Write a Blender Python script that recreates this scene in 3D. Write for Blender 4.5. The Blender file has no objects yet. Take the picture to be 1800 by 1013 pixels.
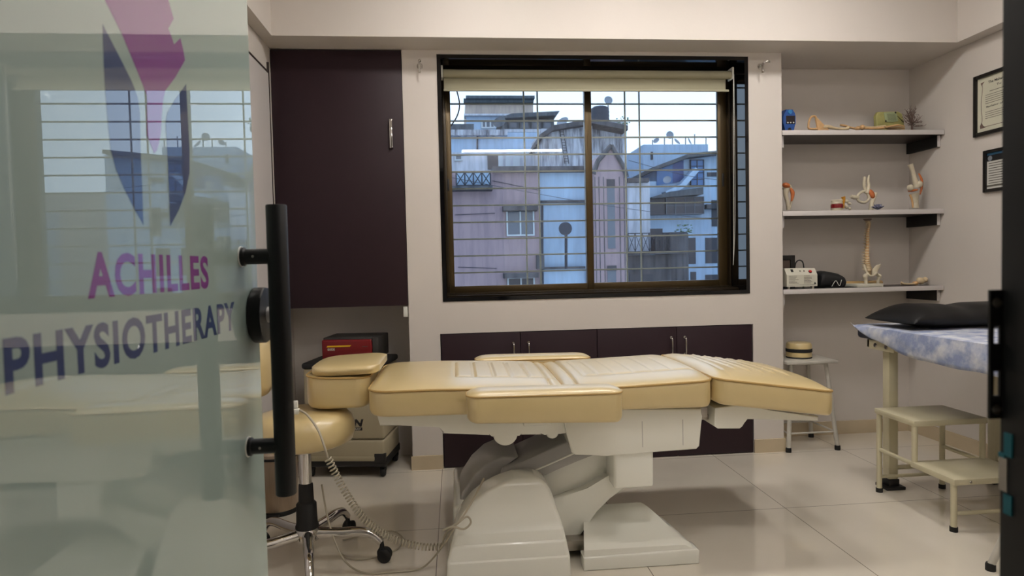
import bpy, bmesh, math, random
from mathutils import Vector, Matrix
random.seed(7)
PI = math.pi
scene = bpy.context.scene
col = scene.collection

# ------------------------------------------------------------------ camera, world, exposure
D = 3.5821
FPX = 1110.2
YAW, PITCH, ROLL = -0.0899, -0.0364, 0.0224
def rotmat():
    return Matrix.Rotation(YAW, 3, 'Z') @ Matrix.Rotation(PITCH, 3, 'X') @ Matrix.Rotation(ROLL, 3, 'Y')
RM = rotmat()
CAM = Vector((0, -D, 1.15))
cam = bpy.data.cameras.new('camera')
cam.sensor_width = 36
cam.lens = FPX / 1800 * 36
cam.clip_start = 0.05
cam.clip_end = 400
cam.dof.use_dof = True
cam.dof.focus_distance = 2.7
cam.dof.aperture_fstop = 7.0
co = bpy.data.objects.new('camera', cam)
col.objects.link(co)
r0, r1, r2 = RM.col[0], RM.col[1], RM.col[2]
m3 = Matrix((r0, r2, -r1)).transposed()
co.matrix_world = Matrix.Translation(CAM) @ m3.to_4x4()
scene.camera = co

scene.view_settings.view_transform = 'Standard'
scene.view_settings.look = 'None'
scene.view_settings.gamma = 1.0
scene.view_settings.exposure = 0.0
scene.view_settings.use_curve_mapping = False

world = bpy.data.worlds.new('world')
scene.world = world
world.use_nodes = True
wn = world.node_tree
wn.nodes.clear()
wo = wn.nodes.new('ShaderNodeOutputWorld')
wb = wn.nodes.new('ShaderNodeBackground')
wtc = wn.nodes.new('ShaderNodeTexCoord')
wsx = wn.nodes.new('ShaderNodeSeparateXYZ')
wr = wn.nodes.new('ShaderNodeValToRGB')
wns = wn.nodes.new('ShaderNodeTexNoise')
wns.inputs['Scale'].default_value = 2.5
wma = wn.nodes.new('ShaderNodeMath'); wma.operation = 'MULTIPLY_ADD'
wma.inputs[1].default_value = 0.10; 
wn.links.new(wtc.outputs['Generated'], wsx.inputs[0])
wn.links.new(wtc.outputs['Generated'], wns.inputs['Vector'])
wn.links.new(wns.outputs['Fac'], wma.inputs[0])
wn.links.new(wsx.outputs['Z'], wma.inputs[2])
wn.links.new(wma.outputs[0], wr.inputs[0])
wr.color_ramp.elements[0].position = 0.0
wr.color_ramp.elements[0].color = (0.66, 0.81, 1.0, 1)
wr.color_ramp.elements[1].position = 0.6
wr.color_ramp.elements[1].color = (0.56, 0.72, 1.0, 1)
e = wr.color_ramp.elements.new(0.22); e.color = (0.70, 0.84, 1.0, 1)
wn.links.new(wr.outputs[0], wb.inputs[0])
wb.inputs[1].default_value = 1.8
wn.links.new(wb.outputs[0], wo.inputs[0])

# ------------------------------------------------------------------ pixel helper (photo frame 1800x1013)
def ray(px, py):
    return RM @ Vector(((px - 900) / FPX, 1, (506.5 - py) / FPX))
def at(px, py, Y):
    r = ray(px, py)
    return CAM + r * ((Y - CAM.y) / r.y)
def atx(px, py, X):
    r = ray(px, py)
    return CAM + r * ((X - CAM.x) / r.x)
def atz(px, py, z):
    r = ray(px, py)
    return CAM + r * ((z - CAM.z) / r.z)

# ------------------------------------------------------------------ materials
def lin(c):
    out = []
    for v in c:
        v = v / 255
        out.append(v / 12.92 if v <= 0.04045 else ((v + 0.055) / 1.055) ** 2.4)
    return (*out, 1)
def mat(name, rgb, rough=0.5, metal=0.0, noise=0.0, nscale=6.0, bump=0.0, bscale=80.0, emit=0.0, coat=0.0, spec=0.5, stretch=None, rough_noise=0.0):
    m = bpy.data.materials.new(name)
    m.use_nodes = True
    nt = m.node_tree
    b = nt.nodes['Principled BSDF']
    b.inputs['Base Color'].default_value = lin(rgb)
    b.inputs['Roughness'].default_value = rough
    b.inputs['Metallic'].default_value = metal
    b.inputs['Specular IOR Level'].default_value = spec
    b.inputs['Coat Weight'].default_value = coat
    b.inputs['Coat Roughness'].default_value = 0.05
    tc = nt.nodes.new('ShaderNodeTexCoord')
    src = tc.outputs['Object']
    if stretch:
        mp = nt.nodes.new('ShaderNodeMapping')
        mp.inputs['Scale'].default_value = stretch
        nt.links.new(src, mp.inputs[0]); src = mp.outputs[0]
    if noise:
        n = nt.nodes.new('ShaderNodeTexNoise')
        n.inputs['Scale'].default_value = nscale
        n.inputs['Detail'].default_value = 6
        nt.links.new(src, n.inputs['Vector'])
        r = nt.nodes.new('ShaderNodeMapRange')
        r.inputs['From Min'].default_value = 0.3
        r.inputs['From Max'].default_value = 0.7
        r.inputs['To Min'].default_value = 1 - noise
        r.inputs['To Max'].default_value = 1 + noise * 0.5
        nt.links.new(n.outputs['Fac'], r.inputs['Value'])
        mx = nt.nodes.new('ShaderNodeVectorMath'); mx.operation = 'SCALE'
        mx.inputs[0].default_value = lin(rgb)[:3]
        nt.links.new(r.outputs[0], mx.inputs['Scale'])
        nt.links.new(mx.outputs[0], b.inputs['Base Color'])
    if bump:
        n2 = nt.nodes.new('ShaderNodeTexNoise')
        n2.inputs['Scale'].default_value = bscale
        n2.inputs['Detail'].default_value = 4
        nt.links.new(src, n2.inputs['Vector'])
        bp = nt.nodes.new('ShaderNodeBump')
        bp.inputs['Strength'].default_value = bump
        bp.inputs['Distance'].default_value = 0.004
        nt.links.new(n2.outputs['Fac'], bp.inputs['Height'])
        nt.links.new(bp.outputs[0], b.inputs['Normal'])
    if emit:
        b.inputs['Emission Color'].default_value = lin(rgb)
        b.inputs['Emission Strength'].default_value = emit
    return m

def floor_material():
    m = mat('cream polished tile', (232, 224, 209), 0.3, noise=0.05, nscale=3.0, coat=1.0)
    nt = m.node_tree
    b = nt.nodes['Principled BSDF']
    b.inputs['Coat IOR'].default_value = 1.65
    b.inputs['Coat Roughness'].default_value = 0.045
    tc = nt.nodes.new('ShaderNodeTexCoord')
    sx = nt.nodes.new('ShaderNodeSeparateXYZ')
    nt.links.new(tc.outputs['Object'], sx.inputs[0])
    def line(out, off):
        a = nt.nodes.new('ShaderNodeMath'); a.operation = 'ADD'; a.inputs[1].default_value = off + 79.5
        d = nt.nodes.new('ShaderNodeMath'); d.operation = 'DIVIDE'; d.inputs[1].default_value = 0.795
        f = nt.nodes.new('ShaderNodeMath'); f.operation = 'FRACT'
        s = nt.nodes.new('ShaderNodeMath'); s.operation = 'LESS_THAN'; s.inputs[1].default_value = 0.0042
        nt.links.new(out, a.inputs[0]); nt.links.new(a.outputs[0], d.inputs[0]); nt.links.new(d.outputs[0], f.inputs[0]); nt.links.new(f.outputs[0], s.inputs[0])
        return s.outputs[0]
    l1 = line(sx.outputs['X'], 0.10)
    l2 = line(sx.outputs['Y'], 0.83)
    mx = nt.nodes.new('ShaderNodeMath'); mx.operation = 'MAXIMUM'
    nt.links.new(l1, mx.inputs[0]); nt.links.new(l2, mx.inputs[1])
    mix = nt.nodes.new('ShaderNodeMix'); mix.data_type = 'RGBA'
    prev = b.inputs['Base Color'].links[0].from_socket
    nt.links.new(mx.outputs[0], mix.inputs['Factor'])
    nt.links.new(prev, mix.inputs['A'])
    mix.inputs['B'].default_value = lin((112, 100, 84))
    nt.links.new(mix.outputs['Result'], b.inputs['Base Color'])
    return m

def glass_material(name, tint=(1, 1, 1), ior=1.5):
    m = bpy.data.materials.new(name)
    m.use_nodes = True
    nt = m.node_tree
    nt.nodes.clear()
    o = nt.nodes.new('ShaderNodeOutputMaterial')
    t = nt.nodes.new('ShaderNodeBsdfTransparent'); t.inputs[0].default_value = (*tint, 1)
    g = nt.nodes.new('ShaderNodeBsdfGlossy'); g.inputs['Roughness'].default_value = 0.0
    f = nt.nodes.new('ShaderNodeFresnel'); f.inputs[0].default_value = ior
    mx = nt.nodes.new('ShaderNodeMixShader')
    nt.links.new(f.outputs[0], mx.inputs[0]); nt.links.new(t.outputs[0], mx.inputs[1]); nt.links.new(g.outputs[0], mx.inputs[2])
    nt.links.new(mx.outputs[0], o.inputs[0])
    return m

def stained(name, rgb, dark, amount=0.6, scale=(1.8, 1.8, 0.22)):
    """painted outdoor wall with vertical weather streaks"""
    m = mat(name, rgb, 0.85)
    nt = m.node_tree
    b = nt.nodes['Principled BSDF']
    tc = nt.nodes.new('ShaderNodeTexCoord')
    mp = nt.nodes.new('ShaderNodeMapping'); mp.inputs['Scale'].default_value = scale
    n = nt.nodes.new('ShaderNodeTexNoise'); n.inputs['Scale'].default_value = 2.2; n.inputs['Detail'].default_value = 8; n.inputs['Roughness'].default_value = 0.65
    r = nt.nodes.new('ShaderNodeValToRGB')
    r.color_ramp.elements[0].position = 0.42; r.color_ramp.elements[0].color = (0, 0, 0, 1)
    r.color_ramp.elements[1].position = 0.64; r.color_ramp.elements[1].color = (amount, amount, amount, 1)
    mix = nt.nodes.new('ShaderNodeMix'); mix.data_type = 'RGBA'
    mix.inputs['A'].default_value = lin(rgb); mix.inputs['B'].default_value = lin(dark)
    nt.links.new(tc.outputs['Object'], mp.inputs[0]); nt.links.new(mp.outputs[0], n.inputs['Vector'])
    nt.links.new(n.outputs['Fac'], r.inputs[0]); nt.links.new(r.outputs[0], mix.inputs['Factor'])
    nt.links.new(mix.outputs['Result'], b.inputs['Base Color'])
    return m

M = {}
M['wall'] = mat('off white wall paint', (212, 205, 198), 0.6, noise=0.03, nscale=2.0, bump=0.04, bscale=60)
M['floor'] = floor_material()
M['skirting'] = mat('cream skirting tile', (200, 184, 156), 0.15, noise=0.05, nscale=8)
M['maroon'] = mat('dark maroon laminate', (44, 28, 35), 0.5, spec=0.3, noise=0.08, nscale=10, bump=0.05, bscale=300)
M['chrome'] = mat('polished chrome', (215, 213, 210), 0.08, 1.0)
M['steel'] = mat('brushed steel', (165, 160, 152), 0.3, 1.0)
M['blackmetal'] = mat('black powder coated metal', (13, 13, 13), 0.45, 0.0, spec=0.3)
M['jamb'] = mat('matt black door jamb paint', (14, 14, 14), 0.6)
M['rubber'] = mat('black rubber', (18, 18, 18), 0.6)
M['granite'] = mat('polished black granite', (10, 10, 12), 0.06, noise=0.3, nscale=60)
M['bronze'] = mat('brown bronze anodised aluminium', (80, 66, 42), 0.3, 0.55, noise=0.1, nscale=5, stretch=(1, 1, 0.1))
M['bronzedark'] = mat('dark bronze aluminium', (48, 39, 26), 0.3, 0.4)
M['glass'] = glass_material('window glass', (0.93, 0.97, 1.0), 1.52)
M['grille'] = mat('beige painted steel grille', (196, 188, 166), 0.5, noise=0.1, nscale=20)
M['blind'] = mat('olive cream blind fabric', (164, 160, 136), 0.7, bump=0.05, bscale=500)
M['whiteplastic'] = mat('white plastic', (220, 220, 212), 0.3)
M['doorglass'] = mat('frosted pale green glass', (148, 165, 157), 0.55, noise=0.02, nscale=1.5, coat=1.0)
M['doorglass'].node_tree.nodes['Principled BSDF'].inputs['Coat IOR'].default_value = 2.1
M['doorglass'].node_tree.nodes['Principled BSDF'].inputs['Coat Roughness'].default_value = 0.0
def film(name, rgb):
    m = mat(name, rgb, 0.5, coat=1.0)
    m.node_tree.nodes['Principled BSDF'].inputs['Coat IOR'].default_value = 2.1
    m.node_tree.nodes['Principled BSDF'].inputs['Coat Roughness'].default_value = 0.0
    return m
M['purple'] = film('purple vinyl film', (122, 44, 126))
M['navy'] = film('navy vinyl film', (30, 52, 98))
M['glassedge'] = mat('green glass edge', (150, 185, 165), 0.1)
M['cream'] = mat('cream leatherette', (212, 190, 136), 0.40, noise=0.03, nscale=12, bump=0.03, bscale=220, spec=0.6, coat=1.0)
M['cream'].node_tree.nodes['Principled BSDF'].inputs['Coat Roughness'].default_value = 0.28
M['piping'] = mat('cream leatherette piping', (178, 146, 86), 0.5)
M['bedplastic'] = mat('glossy ivory moulded plastic', (240, 240, 230), 0.16, coat=0.8)
M['greyplastic'] = mat('grey painted metal', (176, 174, 172), 0.3, 0.15)
M['cord'] = mat('beige grey cable sheath', (176, 168, 148), 0.45)
M['shelfdark'] = mat('dark brown shelf laminate', (48, 38, 36), 0.35)
M['shelfwhite'] = mat('white edge band', (205, 200, 198), 0.4)
M['bone'] = mat('ivory bone plastic', (216, 194, 156), 0.45, noise=0.12, nscale=40)
M['bonepale'] = mat('pale bone plastic', (206, 196, 172), 0.4, noise=0.1, nscale=40)
M['bonetan'] = mat('tan bone plastic', (212, 170, 120), 0.45, noise=0.12, nscale=40)
M['muscle'] = mat('orange muscle plastic', (200, 114, 64), 0.4, noise=0.15, nscale=60)
M['discred'] = mat('dark red disc plastic', (130, 22, 26), 0.3)
M['nerve'] = mat('yellow orange nerve plastic', (200, 140, 40), 0.4)
M['blue'] = mat('blue plastic', (38, 84, 158), 0.35)
M['bluelight'] = mat('light blue plastic', (52, 130, 190), 0.3)
M['screen'] = mat('dark lcd screen', (40, 34, 38), 0.15)
M['black'] = mat('black leatherette', (15, 15, 16), 0.48, bump=0.06, bscale=150, spec=0.3)
M['fabricblack'] = mat('black nylon', (16, 17, 19), 0.7, bump=0.1, bscale=300)
M['boxwhite'] = mat('white enamelled metal', (206, 203, 188), 0.35)
M['ink'] = mat('grey printed ink', (96, 92, 84), 0.6)
M['inkblack'] = mat('black printed ink', (24, 22, 24), 0.5)
M['red'] = mat('red plastic', (190, 30, 26), 0.35)
M['wood'] = mat('pale wood', (190, 158, 108), 0.5, noise=0.2, nscale=4, stretch=(1, 8, 8))
M['plaque'] = mat('yellow green resin', (172, 168, 104), 0.5, noise=0.15, nscale=30)
M['parchment'] = mat('pale green parchment', (168, 180, 138), 0.6, noise=0.08, nscale=30)
M['twig'] = mat('brown wire twigs', (112, 92, 84), 0.6)
M['crystal'] = mat('lilac crystal', (124, 126, 150), 0.08, noise=0.2, nscale=30, coat=1.0)
M['creammetal'] = mat('cream painted steel', (206, 198, 168), 0.35, noise=0.04, nscale=10)
M['stoolmetal'] = mat('worn white painted steel', (196, 192, 182), 0.4, noise=0.15, nscale=14)
M['mattress'] = mat('navy vinyl', (24, 34, 56), 0.45)
M['inverterred'] = mat('dark red plastic', (120, 18, 24), 0.3)
M['yellow'] = mat('yellow stripe', (222, 178, 30), 0.4)
M['inverterbody'] = mat('charcoal metal case', (52, 50, 48), 0.5)
M['trolley'] = mat('beige moulded plastic', (170, 160, 134), 0.45, noise=0.04, nscale=8)
M['trolleydark'] = mat('black moulded plastic', (26, 26, 27), 0.5)
M['binsteel'] = mat('brown tinted brushed steel', (176, 158, 138), 0.35, 0.5, noise=0.1, nscale=30, stretch=(8, 8, 0.3))
M['paper'] = mat('cream certificate paper', (206, 204, 184), 0.6, noise=0.06, nscale=6)
M['paperwhite'] = mat('white poster paper', (205, 205, 198), 0.6)
M['posterblue'] = mat('blue printed band', (50, 96, 130), 0.5)
M['frameblack'] = mat('black picture frame', (16, 14, 13), 0.35)
M['teal'] = mat('teal tape', (10, 110, 126), 0.5)
M['lamp'] = mat('lamp diffuser', (255, 244, 228), 0.5, emit=14)
M['lampbody'] = mat('white lamp body', (230, 230, 228), 0.4)
# paper sheet with blue-grey mottling
M['sheet'] = mat('crinkled blue white paper sheet', (150, 160, 190), 0.75, bump=0.5, bscale=45)
nt = M['sheet'].node_tree
tcn = nt.nodes.new('ShaderNodeTexCoord'); nn = nt.nodes.new('ShaderNodeTexNoise'); nn.inputs['Scale'].default_value = 16; nn.inputs['Detail'].default_value = 8
rr = nt.nodes.new('ShaderNodeValToRGB')
rr.color_ramp.elements[0].position = 0.38; rr.color_ramp.elements[0].color = lin((140, 152, 186))
rr.color_ramp.elements[1].position = 0.62; rr.color_ramp.elements[1].color = lin((205, 208, 214))
nt.links.new(tcn.outputs['Object'], nn.inputs['Vector']); nt.links.new(nn.outputs['Fac'], rr.inputs[0])
nt.links.new(rr.outputs[0], nt.nodes['Principled BSDF'].inputs['Base Color'])
# outdoors
M['pinkwall'] = stained('faded pink exterior paint', (153, 133, 136), (110, 96, 108), 0.5)
M['whitewall'] = stained('white exterior paint', (192, 196, 205), (120, 124, 134), 0.5)
M['bluewall'] = stained('pale blue exterior paint', (161, 184, 206), (126, 140, 160), 0.4)
M['dirtywall'] = stained('weathered white exterior wall', (182, 186, 195), (58, 60, 68), 0.95)
M['beigewall'] = stained('beige exterior paint', (184, 169, 157), (130, 122, 122), 0.4)
M['concrete'] = stained('dark stained concrete', (84, 84, 88), (34, 36, 42), 0.9)
M['roofgrey'] = stained('grey weathered roof sheet', (83, 91, 97), (52, 56, 62), 0.8)
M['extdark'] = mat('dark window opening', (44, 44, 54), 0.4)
M['extglass'] = mat('blue grey window glass', (89, 96, 107), 0.15)
M['extblue'] = mat('bright blue glazed panel', (56, 104, 156), 0.3)
M['extbluedark'] = mat('deep blue panel', (40, 66, 120), 0.4)
M['extwhite'] = mat('white window frame paint', (178, 187, 192), 0.5)
M['extmetal'] = mat('dark exterior ironwork', (40, 42, 52), 0.6)
M['tank'] = mat('black water tank plastic', (36, 44, 58), 0.6)
M['dish'] = mat('grey satellite dish', (126, 132, 140), 0.5)
M['leaf'] = mat('small green leaves', (74, 104, 62), 0.6)
M['ground'] = mat('street ground', (110, 108, 108), 0.9, noise=0.2, nscale=0.5)

# ------------------------------------------------------------------ mesh builder
class MB:
    def __init__(s): s.bm = bmesh.new()
    def box(s, x0, x1, y0, y1, z0, z1, bev=0.0, seg=2, mtx=None):
        vs = [s.bm.verts.new((x, y, z)) for x in (x0, x1) for y in (y0, y1) for z in (z0, z1)]
        fs = []
        for q in ((0, 1, 3, 2), (4, 6, 7, 5), (0, 4, 5, 1), (2, 3, 7, 6), (0, 2, 6, 4), (1, 5, 7, 3)):
            fs.append(s.bm.faces.new([vs[i] for i in q]))
        allv = vs
        if bev:
            es = list({e for f in fs for e in f.edges})
            r = bmesh.ops.bevel(s.bm, geom=es, offset=bev, segments=seg, profile=0.5, affect='EDGES')
            allv = list({v for f in r['faces'] for v in f.verts} | {v for v in vs if v.is_valid})
        if mtx is not None:
            bmesh.ops.transform(s.bm, matrix=mtx, verts=[v for v in allv if v.is_valid])
        return s
    def loft(s, rings, closed=True, cap=True):
        rv = [[s.bm.verts.new(p) for p in r] for r in rings]
        n = len(rv[0])
        for a, b in zip(rv[:-1], rv[1:]):
            for i in range(n if closed else n - 1):
                j = (i + 1) % n
                try: s.bm.faces.new((a[i], a[j], b[j], b[i]))
                except ValueError: pass
        if cap and closed:
            try:
                s.bm.faces.new(list(reversed(rv[0]))); s.bm.faces.new(rv[-1])
            except ValueError: pass
        return s
    def tube(s, path, r, n=10, closed=False, squash=None):
        path = [Vector(p) for p in path]
        N = len(path)
        rad = r if isinstance(r, (list, tuple)) else [r] * N
        rings = []
        up = None
        for i, p in enumerate(path):
            if closed: t = path[(i + 1) % N] - path[i - 1]
            else: t = path[min(i + 1, N - 1)] - path[max(i - 1, 0)]
            if t.length < 1e-9: t = Vector((0, 0, 1))
            t.normalize()
            if up is None:
                up = Vector((0, 0, 1)) if abs(t.z) < 0.9 else Vector((1, 0, 0))
            a = up - t * up.dot(t)
            if a.length < 1e-5:
                a = t.orthogonal()
            a.normalize(); up = a
            b = t.cross(a)
            q = squash or 1.0
            rings.append([p + (a * math.cos(2 * PI * k / n) * q + b * math.sin(2 * PI * k / n)) * rad[i] for k in range(n)])
        if closed:
            rings.append(rings[0])
            return s.loft(rings, True, False)
        return s.loft(rings, True, True)
    def cyl(s, p0, p1, r0, r1=None, n=20):
        return s.tube([p0, p1], [r0, r0 if r1 is None else r1], n)
    def lathe(s, prof, c=(0, 0, 0), n=32, mtx=None):
        c = Vector(c)
        rings = []
        for r, z in prof:
            ring = []
            for k in range(n):
                v = Vector((max(r, 1e-5) * math.cos(2 * PI * k / n), max(r, 1e-5) * math.sin(2 * PI * k / n), z))
                if mtx is not None: v = mtx @ v
                ring.append(c + v)
            rings.append(ring)
        return s.loft(rings, True, True)
    def prism(s, pts, d0, d1, plane='xz', bev=0.0):
        def mp(u, v, d):
            return {'xz': (u, d, v), 'yz': (d, u, v), 'xy': (u, v, d)}[plane]
        a = [s.bm.verts.new(mp(u, v, d0)) for u, v in pts]
        b = [s.bm.verts.new(mp(u, v, d1)) for u, v in pts]
        n = len(pts)
        fs = [s.bm.faces.new(a), s.bm.faces.new(list(reversed(b)))]
        for i in range(n):
            j = (i + 1) % n
            fs.append(s.bm.faces.new((a[j], a[i], b[i], b[j])))
        if bev:
            es = list({e for f in fs[:2] for e in f.edges})
            bmesh.ops.bevel(s.bm, geom=es, offset=bev, segments=3, profile=0.5, affect='EDGES')
        return s
    def ball(s, c, r, n=14, mtx=None):
        if not isinstance(r, (tuple, list)): r = (r, r, r)
        rings = []
        m = max(6, n // 2 + 2)
        for i in range(m + 1):
            th = PI * i / m
            ring = []
            for k in range(n):
                ph = 2 * PI * k / n
                sr = max(math.sin(th), 1e-4)
                v = Vector((r[0] * sr * math.cos(ph), r[1] * sr * math.sin(ph), -r[2] * math.cos(th)))
                if mtx is not None: v = mtx @ v
                ring.append(Vector(c) + v)
            rings.append(ring)
        return s.loft(rings, True, True)

def wloc(o):
    v = Vector((0, 0, 0))
    while o is not None:
        v += Vector(o.location); o = o.parent
    return v
def obj(name, mb, m, parent=None, smooth=True, local=False, angle=40):
    bm = mb.bm
    off = Vector((0, 0, 0))
    if parent is not None and not local:
        off = wloc(parent)
        bmesh.ops.translate(bm, vec=-off, verts=bm.verts)
    bmesh.ops.recalc_face_normals(bm, faces=bm.faces)
    me = bpy.data.meshes.new(name)
    bm.to_mesh(me); bm.free()
    me.materials.append(M[m] if isinstance(m, str) else m)
    me.polygons.foreach_set('use_smooth', [bool(smooth)] * len(me.polygons))
    if smooth:
        try: me.set_sharp_from_angle(angle=math.radians(angle))
        except Exception: pass
    o = bpy.data.objects.new(name, me)
    col.objects.link(o)
    if parent is not None: o.parent = parent
    return o
def tag(o, label, cat, group=None):
    o['label'] = label; o['category'] = cat
    if group: o['group'] = group
    return o
def thing(name, label, cat, loc=(0, 0, 0), group=None):
    o = bpy.data.objects.new(name, None)
    o.empty_display_size = 0.05
    col.objects.link(o)
    o.location = loc
    return tag(o, label, cat, group)
def struct(name, mb=None, m=None, parent=None, smooth=False, loc=(0, 0, 0)):
    if mb is None:
        o = bpy.data.objects.new(name, None); col.objects.link(o); o.location = loc; o.empty_display_size = 0.05
    else:
        o = obj(name, mb, m, parent, smooth)
    if parent is None: o['kind'] = 'structure'
    return o
def dup(root, loc, label=None, rotz=None):
    r = root.copy(); col.objects.link(r); r.location = loc
    if rotz is not None: r.rotation_euler.z = rotz
    if label: r['label'] = label
    for ch in list(root.children):
        c = ch.copy(); col.objects.link(c); c.parent = r
        for g in list(ch.children):
            d = g.copy(); col.objects.link(d); d.parent = c
    return r
def spline(pts, n=12):
    P = [Vector(p) for p in pts]
    out = []
    for i in range(len(P) - 1):
        p0 = P[max(i - 1, 0)]; p1 = P[i]; p2 = P[i + 1]; p3 = P[min(i + 2, len(P) - 1)]
        for k in range(n):
            t = k / n
            out.append(0.5 * ((2 * p1) + (p2 - p0) * t + (2 * p0 - 5 * p1 + 4 * p2 - p3) * t * t + (3 * p1 - p0 - 3 * p2 + p3) * t ** 3))
    out.append(P[-1])
    return out
def text_mb(body, width, height, plane, origin, depth=0.0003, bold=0.0, shear=0.0, flip=False, space=1.0, maxw=None):
    """lettering fitted into width x height; origin = lower left corner; plane 'yz' reads along +Y, 'xz' along +X"""
    cu = bpy.data.curves.new('lettering', 'FONT')
    cu.body = body; cu.size = 1.0; cu.offset = bold; cu.shear = shear; cu.space_character = space
    cu.resolution_u = 4
    o = bpy.data.objects.new('lettering', cu); col.objects.link(o)
    dg = bpy.context.evaluated_depsgraph_get(); dg.update()
    me = bpy.data.meshes.new_from_object(o.evaluated_get(dg))
    bpy.data.objects.remove(o); bpy.data.curves.remove(cu)
    mb = MB(); mb.bm.from_mesh(me); bpy.data.meshes.remove(me)
    xs = [v.co.x for v in mb.bm.verts]; ys = [v.co.y for v in mb.bm.verts]
    x0, x1, y0, y1 = min(xs), max(xs), min(ys), max(ys)
    sx = width / (x1 - x0); sy = height / (y1 - y0)
    r = bmesh.ops.extrude_face_region(mb.bm, geom=list(mb.bm.faces))
    top = {v for v in r['geom'] if isinstance(v, bmesh.types.BMVert)}
    ox, oy, oz = origin
    for v in mb.bm.verts:
        u = (v.co.x - x0) * sx; w = (v.co.y - y0) * sy; d = depth if v in top else 0.0
        if plane == 'yz': v.co = (ox + d, oy + u, oz + w)
        elif plane == '-yz': v.co = (ox - d, oy - u, oz + w)
        else: v.co = (ox + u, oy - d, oz + w)
    return mb

# ================================================================== ROOM SHELL
XL, XR = -0.97, 2.96
YB = 0.30
CE = 2.85
YR = -4.36
PLx, PRx = -0.263, 1.935
struct('floor', MB().box(XL - 0.1, XR + 0.1, YR - 0.1, YB + 0.12, -0.1, 0), 'floor')
struct('ceiling', MB().box(XL - 0.1, XR + 0.1, YR - 0.1, YB + 0.12, CE, CE + 0.1), 'wall')
struct('wall_left', MB().box(XL - 0.1, XL, YR, YB, 0, CE), 'wall')
struct('wall_right', MB().box(XR, XR + 0.1, YR, YB, 0, CE), 'wall')
struct('wall_rear', MB().box(XL - 0.1, XR + 0.1, YR - 0.1, YR, 0, CE), 'wall')
struct('wall_back_left', MB().box(XL - 0.1, PLx, YB, YB + 0.1, 0, CE), 'wall')
struct('wall_back_right', MB().box(PRx, XR + 0.1, YB, YB + 0.1, 0, CE), 'wall')
BZ = 2.355
WX1, WX2, WZ1, WZ2 = -0.070, 1.731, 0.951, 2.331
CX1, CX2, CZ = -0.091, 1.750, 0.7695
wb_ = MB()
wb_.box(PLx, CX1, 0, YB + 0.1, 0, CE)
wb_.box(CX2, PRx, 0, YB + 0.1, 0, CE)
wb_.box(CX1, CX2, 0, YB + 0.1, CZ, WZ1)
wb_.box(CX1, WX1, 0, YB + 0.1, WZ1, WZ2)
wb_.box(WX2, CX2, 0, YB + 0.1, WZ1, WZ2)
wb_.box(CX1, CX2, 0, YB + 0.1, WZ2, CE)
wb_.box(CX1, CX2, YB, YB + 0.1, 0, CZ)
struct('wall_back', wb_, 'wall')
bm_ = MB()
bm_.box(XL, XR, -0.20, YB, BZ, CE)
bm_.box(XL, -0.905, YR, -0.20, BZ, CE)
bm_.box(2.87, XR, YR, -0.20, BZ, CE)
struct('trim_1', bm_, 'wall')       # plastered beams round the top of the room
sk = MB()
sk.box(PLx - 0.008, CX1, -0.009, 0, 0, 0.079)
struct('baseboard_left', sk, 'skirting')
sk = MB()
sk.box(CX2, PRx + 0.008, -0.009, 0, 0, 0.079)
sk.box(PRx, PRx + 0.009, 0, YB, 0, 0.085)
struct('baseboard_middle', sk, 'skirting')
struct('baseboard_back', MB().box(PRx, XR, YB - 0.009, YB, 0, 0.085), 'skirting')
struct('baseboard_right', MB().box(XR - 0.009, XR, -3.0, YB - 0.009, 0, 0.085), 'skirting')
struct('baseboard_side', MB().box(XL, XL + 0.009, -3.0, YB, 0, 0.085), 'skirting')
# flush panel with brown edging on the left wall
pn = struct('trim_2', MB().box(XL, XL + 0.008, -1.9, -0.075, 0.09, 2.20), 'shelfwhite')
obj('panel_edging', MB().box(XL, XL + 0.012, -1.9, -0.07, 2.20, 2.208).box(XL, XL + 0.012, -0.075, -0.069, 0.09, 2.26), 'shelfdark', pn)

struct('wall_front', MB().box(0.56, XR, -3.17, -3.08, 0, CE).box(XL, -0.36, -3.17, -3.08, 0, CE).box(-0.36, 0.56, -3.17, -3.08, 2.17, CE), 'wall')
# black door jamb on the right, beside the camera's doorway
jb = struct('trim_3', MB().box(0.4665, 0.56, -3.17, -3.08, 0, 2.17, 0.0015), 'jamb', smooth=True)
sp = MB()
for z0, z1 in ((1.0085, 1.0285), (1.0495, 1.0735), (1.0895, 1.1195)):
    sp.box(0.4545, 0.4685, -3.083, -3.0805, z0, z1)
for z0, z1 in ((1.0285, 1.0495), (1.0735, 1.0895)):
    sp.box(0.4545, 0.4582, -3.083, -3.0805, z0, z1); sp.box(0.4640, 0.4685, -3.083, -3.0805, z0, z1)
bmesh.ops.remove_doubles(sp.bm, verts=sp.bm.verts, dist=0.00001)
spo = obj('strike_plate', sp, 'jamb', jb)
for z in (1.1085, 1.0165):
    obj('screw', MB().lathe([(0.0005, 0.0), (0.0042, 0.0), (0.0040, 0.0012), (0.0012, 0.002), (0.0005, 0.0016)], (0.4605, -3.083, z), 16, Matrix.Rotation(PI / 2, 3, 'X')), 'steel', spo)
def jface(x0, y0, x1, y1, out=0.0008):
    a, b = atx(x0, y0, 0.4665), atx(x1, y1, 0.4665)
    return (0.4665 - out, 0.4675, min(a.y, b.y), max(a.y, b.y), min(a.z, b.z), max(a.z, b.z))
obj('latch_pocket', MB().box(*jface(1757, 802, 1771, 866)), 'steel', jb)
obj('tape', MB().box(*jface(1767, 760, 1781, 806, 0.0014)).box(*jface(1757, 794, 1768, 806, 0.0014)), 'teal', jb)
obj('tape', MB().box(*jface(1766, 868, 1780, 908, 0.0014)), 'teal', jb)

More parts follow.
